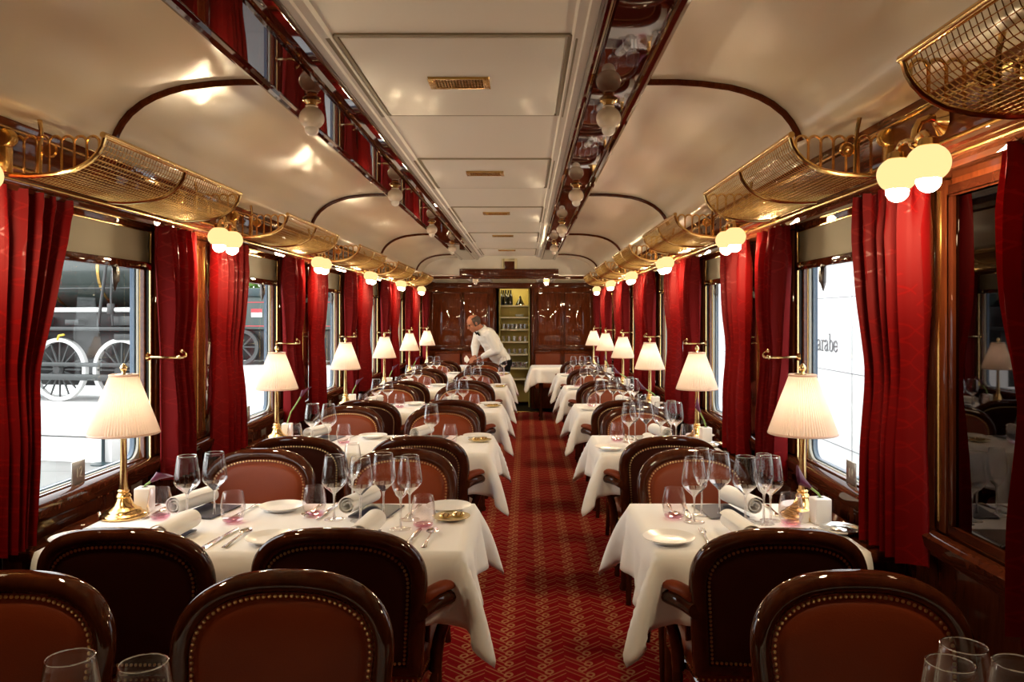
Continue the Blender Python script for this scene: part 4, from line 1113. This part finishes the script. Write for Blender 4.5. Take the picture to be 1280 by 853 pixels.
# ================================================================== WAITER
def capsule(mb, a, b, ra, rb, n=14, m=5, sq=1.0):
    a, b = Vector(a), Vector(b); d = b-a; L = d.length; d = d/L if L > 1e-6 else Vector((0,0,1))
    pts, rs = [], []
    for i in range(m): t = PI/2*i/m; pts.append(a - d*ra*cos(t)); rs.append(max(ra*sin(t), 1e-4))
    pts.append(a); rs.append(ra); pts.append(b); rs.append(rb)
    for i in range(1, m+1): t = PI/2*i/m; pts.append(b + d*rb*sin(t)); rs.append(max(rb*cos(t), 1e-4))
    mb.tube(pts, rs, n, caps=True, flat=sq)
def fuse(mb, name, mtl, vox, smooth=6, fac=.5):
    me = mb.mesh(name+'_raw', mtl, merge=False)
    o = bpy.data.objects.new('tmp', me); COL.objects.link(o)
    m_ = o.modifiers.new('r', 'REMESH'); m_.mode = 'VOXEL'; m_.voxel_size = vox; m_.use_smooth_shade = True
    s_ = o.modifiers.new('s', 'SMOOTH'); s_.iterations = smooth; s_.factor = fac
    dg = bpy.context.evaluated_depsgraph_get(); dg.update()
    out = bpy.data.meshes.new_from_object(o.evaluated_get(dg)); bpy.data.objects.remove(o, do_unlink=True); bpy.data.meshes.remove(me)
    out.name = name; out.materials.clear(); out.materials.append(mtl)
    out.polygons.foreach_set('use_smooth', [True]*len(out.polygons)); return out
# joints in world space (he leans towards the small table, facing it)
hipc = Vector((-.335, 11.42, .84)); neck = Vector((-.615, 11.24, 1.285)); headc = Vector((-.728, 11.19, 1.378))
ax = (neck-hipc).normalized(); side = Vector((-.45, .89, 0)).normalized()      # side: away from the camera = his right
fwd = Vector((-.86, -.42, -.28)).normalized(); fwd = (fwd - ax*fwd.dot(ax)).normalized(); side = ax.cross(fwd).normalized()
if side.y < 0: side = -side
shc = hipc + (neck-hipc)*.90
shN = shc - side*.165; shF = shc + side*.165
elN = Vector((-.405, 11.12, 1.00)); wrN = Vector((-.615, 11.17, .905)); haN = Vector((-.695, 11.185, .875))
elF = Vector((-.72, 11.42, 1.045)); wrF = Vector((-.715, 11.26, .915)); haF = Vector((-.745, 11.20, .88))
hpN = hipc - side*.09 + Vector((0,0,-.03)); hpF = hipc + side*.09 + Vector((0,0,-.03))
knN = Vector((-.33, 11.36, .47)); knF = Vector((-.36, 11.54, .47)); anN = Vector((-.27, 11.37, .085)); anF = Vector((-.30, 11.56, .085))
# --- body: head, neck, forearms, hands, legs in one continuous surface
hf = Vector((-.80, -.36, -.48)).normalized(); hs = Vector((-.42, .90, 0)).normalized(); hs = (hs - hf*hs.dot(hf)).normalized(); hu = hs.cross(hf).normalized()
if hu.z < 0: hu = -hu
def H(f, s, u): return headc + hf*f + hs*s + hu*u
B = MB()
def ell(mb, c, rf, rs_, ru, n=20, m=14):
    rows = []
    for i in range(m+1):
        t = PI*i/m
        rows.append([c + hf*rf*sin(t)*cos(2*PI*j/n) + hs*rs_*sin(t)*sin(2*PI*j/n) - hu*ru*cos(t) for j in range(n)])
    mb.grid(rows, cv=True)
ell(B, H(-.012,0,.022), .098, .078, .094)          # skull
ell(B, H(.022,0,-.035), .068, .060, .078)           # face and jaw
ell(B, H(.055,0,-.088), .030, .032, .026)           # chin
capsule(B, H(.088,0,.005), H(.106,0,-.028), .008, .013)   # nose
for s in (-1, 1):
    ell(B, H(.076,s*.026,.020), .014, .020, .009, 10, 8)   # brow
    ell(B, H(-.008,s*.078,-.008), .018, .010, .032, 10, 8)  # ear
    ell(B, H(.055,s*.036,-.030), .022, .020, .022, 10, 8)   # cheek
ell(B, H(.086,0,-.055), .012, .024, .0055, 10, 8); ell(B, H(.084,0,-.066), .012, .021, .006, 10, 8)   # lips
capsule(B, H(-.03,0,-.06), neck - ax*.06, .056, .064)
capsule(B, hipc, shc, .085, .085)
for sh, el, wr, ha, s in ((shN, elN, wrN, haN, -1), (shF, elF, wrF, haF, 1)):
    capsule(B, sh, el, .046, .038); capsule(B, el, wr, .037, .026)
    d = (ha-wr).normalized(); up = Vector((0,0,1)); lat = d.cross(up).normalized(); nrm = lat.cross(d).normalized()
    palm = ha
    for q in (-1.2, -.4, .4, 1.2): capsule(B, wr + d*.01 + lat*q*.012, palm + lat*q*.021 + d*.012, .014, .0125, 10, 4)
    for q, L in ((-1.4,.070),(-.48,.082),(.45,.078),(1.35,.060)):
        p0 = palm + lat*q*.020 + d*.012; p1 = p0 + d*L*.45 + nrm*(-.008); p2 = p1 + d*L*.22 - nrm*.024; p3 = p2 - d*L*.06 - nrm*.022
        capsule(B, p0, p1, .0095, .009, 8, 3); capsule(B, p1, p2, .009, .008, 8, 3); capsule(B, p2, p3, .008, .007, 8, 3)
    t0 = wr + d*.03 + lat*(-s)*.022; t1 = t0 + d*.034 + lat*(-s)*.020 - nrm*.014; t2 = t1 + d*.030 - nrm*.014
    capsule(B, t0, t1, .013, .0105, 8, 3); capsule(B, t1, t2, .0105, .008, 8, 3)
for hp, kn_, an in ((hpN, knN, anN), (hpF, knF, anF)):
    capsule(B, hp, kn_, .070, .050); capsule(B, kn_, an, .050, .034); capsule(B, an, an + Vector((-.12,-.03,-.045)), .036, .028)
body = link('person', fuse(B, 'body', M['skin'], .0065, 4, .45))
tag(body, 'person in white shirt and black bow tie bending over the small end table', 'person')
# --- hair: fringe of short hair round a bald crown
Hh = MB(); rows = []
for i in range(15):
    el_ = lerp(-.72, .62, i/14)
    row = []
    for j in range(25):
        az = lerp(-1.98, 1.98, j/24)
        r_ = 1.07
        keep = el_ if abs(az) > 1.0 else min(el_, .25 + .5*abs(az))
        f_ = -.012 - .098*r_*cos(keep)*cos(az); s_ = .078*r_*cos(keep)*sin(az); u_ = .022 + .094*r_*sin(keep)
        row.append(H(f_, s_, u_))
    rows.append(row)
Hh.grid(rows); Hh.grid([[headc + (p-headc)*.93 for p in r_] for r_ in rows])
link('hair', Hh.mesh('hair', M['hair'], angle=180, merge=False), body)
for s in (-1, 1):
    link('eye', MB().ball(H(.084, s*.026, .004), .008, 10, 8).mesh('eye', M['bottle']), body)
    link('eyebrow', MB().tube([H(.090, s*.012, .024), H(.090, s*.028, .028), H(.080, s*.042, .022)], .0035, 6).mesh('eyebrow', M['hair']), body)
# --- shirt
S = MB()
def slab(mb, c, rx, ry, rz, n=18, m=12):
    rows = []
    for i in range(m+1):
        t = PI*i/m; rows.append([c + fwd*rx*sin(t)*cos(2*PI*j/n) + side*ry*sin(t)*sin(2*PI*j/n) - ax*rz*cos(t) for j in range(n)])
    mb.grid(rows, cv=True)
for t, rx, ry in ((.04,.128,.168),(.22,.130,.165),(.42,.135,.172),(.62,.135,.180),(.78,.128,.186)): slab(S, hipc + (neck-hipc)*t - fwd*.012*(t > .5), rx, ry, .13)
capsule(S, shN + side*.02, shF - side*.02, .080, .080); capsule(S, neck - ax*.12, neck - ax*.02 + fwd*.004, .115, .072); capsule(S, neck - ax*.06 + fwd*.03, neck - ax*.03 + fwd*.02, .07, .06)
for sh, el, wr in ((shN, elN, wrN), (shF, elF, wrF)):
    capsule(S, sh, el, .074, .063); capsule(S, el, el + (wr-el)*.82, .062, .044); capsule(S, el + (wr-el)*.80, el + (wr-el)*.90, .041, .039)
link('shirt', fuse(S, 'shirt', M['shirt'], .011, 5), body)
cl = MB()
rows = []
for d_, r_ in ((-.030,.074),(.006,.072),(.034,.067)):
    rows.append([neck + ax*(d_ + .004) + (fwd*cos(a)*1.05 + side*sin(a))*r_ for a in [2*PI*j/24 for j in range(24)]])
cl.grid(rows, cv=True); cl.grid([[p + ax*.001 for p in r_] for r_ in rows], cv=True)
link('collar', cl.mesh('collar', M['shirt'], merge=False), body)
bw = MB(); bc = neck + fwd*.088 + ax*.002
bw.box(-.011,.011,-.008,.008,-.011,.011)
for s in (-1, 1): bw.grid([[(s*x, y, z*h) for z in (-1,-.5,0,.5,1)] for x, h, y in ((.008,.012,-.006),(.034,.025,-.009),(.062,.032,-.004),(.062,.032,.005),(.034,.025,.010),(.008,.012,.006))], cu=True)
Rm = Matrix((side, -fwd, ax)).transposed().to_4x4(); Rm.translation = bc
bwm = bw.mesh('bow_tie', M['black'], merge=False); bwm.transform(Rm); link('bow_tie', bwm, body)
T = MB()
slab(T, hipc - ax*.04, .125, .165, .10)
for hp, kn_, an in ((hpN, knN, anN), (hpF, knF, anF)): capsule(T, hp, kn_, .094, .070); capsule(T, kn_, an + Vector((0,0,.02)), .068, .058)
link('trousers', fuse(T, 'trousers', M['black'], .013, 5), body)
for an in (anN, anF):
    s_ = MB(); capsule(s_, an + Vector((.03,.01,-.035)), an + Vector((-.15,-.05,-.05)), .045, .034); capsule(s_, an, an + Vector((0,0,-.03)), .048, .046)
    link('shoe', fuse(s_, 'shoe', M['bottle'], .010, 3), body)
# folded napkin he holds
nf = MB(); rows = []
for i in range(9):
    t = i/8; a = lerp(-1.1, 1.1, t)
    base = haF*.5 + haN*.5 + Vector((-.055, -.01, -.012))
    for_ = []
    for j in range(5): q = j/4; for_.append(base + Vector((-.075*q*cos(a)-.01, .04*sin(a)*q, .055*sin(a)*q + .016*(i % 2)*q)))
    rows.append(for_)
nf.grid(rows); nf.grid([[p + Vector((0,0,.004)) for p in r_] for r_ in rows])
o = link('folded_napkin', nf.mesh('folded_napkin', M['napkin'], angle=20, merge=False)); tag(o, 'white pleated napkin held in the hands of the bending person', 'napkin')

# ================================================================== OUTSIDE
gm = mat('outside paving', (.42,.42,.41), .85); t = NT(gm); X, Y, Z = t.xyz(t.coord())
ln = t.math('LESS_THAN', t.math('PINGPONG', t.math('DIVIDE', Y, 1.9), .5), .008)
t.base(t.mix(ln, t.mix(t.noise(t.coord(), 1.2, 4), (.17,.17,.165), (.24,.24,.23)), (.10,.10,.10)))
struct('ground', MB().box(-60, 40, -30, 90, -1.3, -1.1).mesh('ground', gm, flat=True))
wl = mat('white wall panels', (.78,.79,.80), .6)
m_grey = mat('engraved grey', (.16,.16,.17), .6)
struct('wall_outside', MB().box(5.0, 5.4, -6, 70, -1.1, 9).mesh('outside_wall', wl, flat=True), label='white panelled wall outside the two-seat side')
sm = MB()
for z in (-.59, .595, 1.78, 2.965, 4.15): sm.box(4.994, 5.0, -6, 70, z-.004, z+.004)
for i in range(18): sm.box(4.994, 5.0, 12.25+2.6*(i-4)-.003, 12.25+2.6*(i-4)+.003, -1.1, 9)
struct('trim_120', sm.mesh('wall_joints', m_grey, flat=True))
# lettering on the outside wall: e arabe (read towards decreasing y)
GL = {'e': ([[(.06,.30),(.80,.30),(.78,.46),(.66,.58),(.48,.62),(.25,.55),(.10,.38),(.09,.22),(.20,.07),(.45,.0),(.68,.04),(.84,.15)]], .95),
      'a': ([[(.12,.50),(.22,.60),(.45,.62),(.64,.55),(.68,.42),(.68,.12),(.76,.02),(.88,.03)], [(.68,.36),(.40,.33),(.15,.26),(.08,.13),(.18,.02),(.38,.0),(.58,.08),(.68,.18)]], .98),
      'r': ([[(.06,.58),(.24,.62),(.24,.0)], [(.06,.0),(.44,.0)], [(.24,.42),(.38,.58),(.55,.62),(.66,.56)]], .72),
      'b': ([[(.04,.97),(.22,1.0),(.22,.04)], [(.22,.45),(.38,.59),(.58,.62),(.78,.52),(.86,.32),(.80,.12),(.62,.01),(.42,.0),(.22,.08)]], .98)}
def letters(word, y_start, z0, h, nm, label, adv=1.0):
    root = link('wall_lettering', None, None, (4.99, y_start, z0)); tag(root, label, 'lettering')
    cur = 0
    for ch in word:
        if ch == ' ': cur += .45*h; continue
        st, w_ = GL[ch]; m_ = MB()
        for s_ in st: m_.tube([(0, -(cur + x*h*.62*adv), z*h) for x, z in s_], .013, 6, flat=.5)
        link('letter', m_.mesh('letter_'+ch, m_grey), root); cur += w_*h*.62*adv
    return root
letters('e arabe', 14.02, .905, .285, 'wall_lettering', 'thin grey lettering on the white wall outside the closest two-seat window', 1.12)
o = link('wall_lettering', MB().tube([(4.99, 13.9-y, 1.98+z) for y, z in ((0,.06),(.03,.0),(.07,.02),(.08,.10),(.11,.03),(.16,.01),(.18,.08),(.2,.13))], .012, 6, flat=.5).tube([(4.99, 13.9-y, 2.12+z) for y, z in ((.16,.02),(.17,.03))], .014, 6).mesh('script_mark', m_grey)); tag(o, 'small curved script mark on the white wall above the grey lettering', 'lettering')
# ---- locomotive behind the closest four-seat window
m_loco = mat('loco green grey', (.022,.034,.030), .3, coat=.5); m_lodark = mat('loco black', (.006,.007,.007), .45); m_logrey = mat('loco grey metal', (.055,.06,.06), .4, .3)
m_lowhite = mat('loco white rim', (.70,.70,.69), .5); m_yel = mat('yellow handle', (.7,.5,.05), .5)
LO = (-9.14, 16.0, 0); LR = rad(-12)
loco = link('steam_locomotive', None, None, LO, (0, 0, LR)); tag(loco, 'dark green steam locomotive with white-rimmed wheels outside the window', 'locomotive')
bl = MB(); bl.lathe([(0,-6),(.78,-6),(.80,-5.9),(.80,2.2),(.78,2.3),(0,2.3)], 40, (0, .55, 2.42), (1,0,0))
bo = link('boiler', bl.mesh('boiler', m_loco, angle=40), loco)
for x in (-2.2, -.25, .88): link('boiler_band', MB().lathe([(.803,-.03),(.812,-.03),(.812,.03),(.803,.03)], 40, (x, .55, 2.42), (1,0,0)).mesh('band', M['oldbrass']), bo)
link('handrail', MB().tube([(-6,-.36,1.60),(2.2,-.36,1.60)], .045, 10).mesh('handrail', m_lowhite), loco)
link('handrail', MB().tube([(-6,-.28,2.02),(2.2,-.28,2.02)], .016, 8).mesh('rail2', m_logrey), loco)
link('running_board', MB().box(-6,2.3,-.45,1.5,1.20,1.27).mesh('board', m_logrey, bevel=.01), loco)
link('frame', MB().box(-6,2.3,.0,1.2,.10,1.20).box(-6,2.3,-.1,.3,1.27,1.66).mesh('loco_frame', m_lodark, bevel=.01), loco)
pm = MB()
for x, z, w_, h_ in ((-.75,1.30,.5,.16),(.2,1.31,.3,.10),(1.25,1.30,.45,.18),(1.3,1.02,.4,.12),(-.9,.9,.35,.2)): pm.box(x, x+w_, -.32, -.05, z, z+h_)
pm.tube([(1.02,-.4,1.28),(1.10,-.42,1.75),(1.22,-.4,2.6)], .03, 8); pm.tube([(1.34,-.4,1.3),(1.34,-.45,1.8),(1.32,-.4,2.3)], .02, 8)
pm.box(1.36,1.62,-.45,-.2,2.44,2.52); pm.lathe([(0,-.1),(.07,-.1),(.07,.1),(0,.1)], 12, (1.3,-.4,1.62))
link('pipework', pm.mesh('pipework', m_logrey, bevel=.006, merge=False), loco)
link('handle', MB().tube([(.12,-.42,1.02),(.18,-.45,1.10),(.30,-.45,1.12)], .022, 8).mesh('handle', m_yel), loco)
def wheel(x):
    wz = .43; c = (x, -.22, wz)
    rim = MB().lathe([(.545,-.05),(.62,-.05),(.625,.0),(.62,.05),(.545,.05),(.545,-.05)], 48, c, (0,1,0)).mesh('wheel', m_lowhite, angle=40)
    w_ = link('wheel', rim, loco)
    sp = MB()
    for q in range(16):
        a = 2*PI*q/16; sp.tube([(x+.10*cos(a), -.22, wz+.10*sin(a)), (x+.55*cos(a), -.22, wz+.55*sin(a))], [.028,.018], 6)
    link('spokes', sp.mesh('spokes', m_logrey, merge=False), w_)
    link('hub', MB().lathe([(0,-.10),(.08,-.10),(.12,-.06),(.12,.06),(0,.06)], 20, c, (0,1,0)).mesh('hub', m_logrey), w_)
for x in (-1.4, 0, 1.40): wheel(x)
link('coupling_rod', MB().box(-1.6,2.0,-.40,-.34,.50,.58).mesh('rod', m_logrey, bevel=.012), loco)
link('coupling_rod', MB().box(-2.6,2.1,-.48,-.42,.24,.36).mesh('rod_b', m_logrey, bevel=.012), loco)
cr = MB().box(-.07,.07,-.44,-.36,-.28,.28).mesh('crank', m_logrey, bevel=.02); cr.transform(Matrix.Translation((-.53,0,.84)) @ Matrix.Rotation(rad(20), 4, 'Y')); link('crank', cr, loco)
o = link('loading_platform', MB().box(-7, 2.3, -1.6, 3.0, -1.10, -.20).mesh('platform', m_lowhite, bevel=.01), None, LO, (0,0,LR)); tag(o, 'white plinth with a dark seam under the steam locomotive', 'plinth')
link('seam', MB().box(-7, 2.3, -1.606, -1.6, -.66, -.64).mesh('seam', m_lodark), o)
st = MB().lathe([(0,0),(.20,0),(.20,.02),(.05,.035),(.03,.05),(.028,.95),(.035,.96),(.035,1.0),(0,1.0)], 20)
o = link('barrier_post', st.mesh('barrier_post', mat('teal post', (.012,.03,.035), .3, coat=.3)), None, (-.528*13.9, 13.9, -1.1)); tag(o, 'slim dark barrier post with round foot on the paving outside', 'post')
# ---- goods wagon and tree seen through the next windows
wg = link('goods_wagon', None, None, (-4.3, 15.4, 0), (0,0,rad(-6))); tag(wg, 'grey-green goods wagon with red lines outside the second four-seat window', 'wagon')
m_wag = mat('wagon grey green', (.055,.08,.075), .5); m_red = mat('red line', (.55,.05,.06), .5)
link('body', MB().box(-1.9,2.4,0,2.0,1.22,1.86).mesh('wagon_body', m_wag, bevel=.02), wg)
link('roof_rail', MB().box(-1.9,2.4,-.05,2.0,1.86,2.02).mesh('wagon_rail', mat('wagon teal', (.03,.055,.06), .5), bevel=.02), wg)
rl = MB()
for x0 in (-1.75, -.4, .95):
    rl.box(x0, x0+1.2, -.006, 0, 1.74, 1.755).box(x0, x0+1.2, -.006, 0, 1.28, 1.295).box(x0, x0+.015, -.006, 0, 1.28, 1.755).box(x0+1.185, x0+1.2, -.006, 0, 1.28, 1.755)
link('border', rl.mesh('wagon_lines', m_red), wg)
sg = link('sign', MB().box(-1.02,-.80,-.012,0,1.46,1.62).mesh('wagon_sign', m_lowhite), wg); link('border', MB().box(-1.02,-.80,-.016,-.012,1.55,1.62).mesh('sign_red', m_red), sg)
link('underframe', MB().box(-1.9,2.4,.1,1.8,.62,1.22).mesh('wagon_frame', m_lodark, bevel=.01), wg)
for x in (-1.2, -.2, .9, 1.8):
    w_ = link('wheel', MB().lathe([(.27,-.04),(.34,-.04),(.34,.04),(.27,.04),(.27,-.04)], 28, (x,.0,.88), (0,1,0)).mesh('wagon_wheel', m_logrey), wg)
    sp = MB()
    for q in range(8): a = 2*PI*q/8; sp.tube([(x,0,.88),(x+.28*cos(a),0,.88+.28*sin(a))], .02, 6)
    link('spokes', sp.mesh('spokes', m_logrey, merge=False), w_)
o = link('loading_platform', MB().box(-1.95, 2.3, -1.2, 2.6, -1.10, .53).mesh('platform_b', m_lowhite, bevel=.01), None, (-4.3,15.4,0), (0,0,rad(-6))); tag(o, 'tall white plinth under the grey-green goods wagon', 'plinth')
tr = link('tree', None, None, (-8.3, 25, -1.1)); tag(tr, 'green leafy tree beyond the goods wagon', 'tree')
link('trunk', MB().tube([(0,0,0),(.05,0,1.5),(0,.05,3.0)], [.18,.14,.08], 10).mesh('trunk', M['strap']), tr)
lf = MB(); rr = random.Random(5)
for i in range(1500):
    d = Vector((rr.gauss(0,1), rr.gauss(0,1), rr.gauss(0,1))).normalized()*(rr.random()**.4)
    p = Vector((d.x*2.0, d.y*1.8, 3.9+d.z*1.6)); a = Vector((rr.gauss(0,1), rr.gauss(0,1), rr.gauss(0,1))).normalized()*.15; b = a.orthogonal().normalized()*.07
    k_ = len(lf.v); lf.v += [tuple(p-a), tuple(p+b), tuple(p+a), tuple(p-b)]; lf._f((k_, k_+1, k_+2, k_+3))
lm = mat('leaf green', (.10,.22,.03), .6); link('crown', lf.mesh('crown', lm, flat=True, merge=False), tr)

# ================================================================== LIGHT, CAMERA
w = bpy.data.worlds.new('World'); SC.world = w; w.use_nodes = True
bg = w.node_tree.nodes['Background']; bg.inputs[0].default_value = (.97,.985,1.0,1); bg.inputs[1].default_value = 1.5
cam = bpy.data.cameras.new('Camera'); co = bpy.data.objects.new('Camera', cam); COL.objects.link(co)
co.location = (0, 0, 1.47); co.rotation_euler = (PI/2, 0, 0)
cam.sensor_width = 36; cam.lens = 1000/1280*36; cam.shift_x = -17/1280; cam.shift_y = -30.5/1280
cam.clip_start = .05; cam.clip_end = 300
SC.camera = co
SC.view_settings.view_transform = 'Standard'; SC.view_settings.look = 'None'
SC.view_settings.exposure = 1.65; SC.view_settings.gamma = 1.0; SC.view_settings.use_curve_mapping = False
cy = SC.cycles
cy.use_denoising = True; cy.max_bounces = 10; cy.diffuse_bounces = 5; cy.glossy_bounces = 5; cy.transparent_max_bounces = 40; cy.transmission_bounces = 6
cy.sample_clamp_indirect = 6
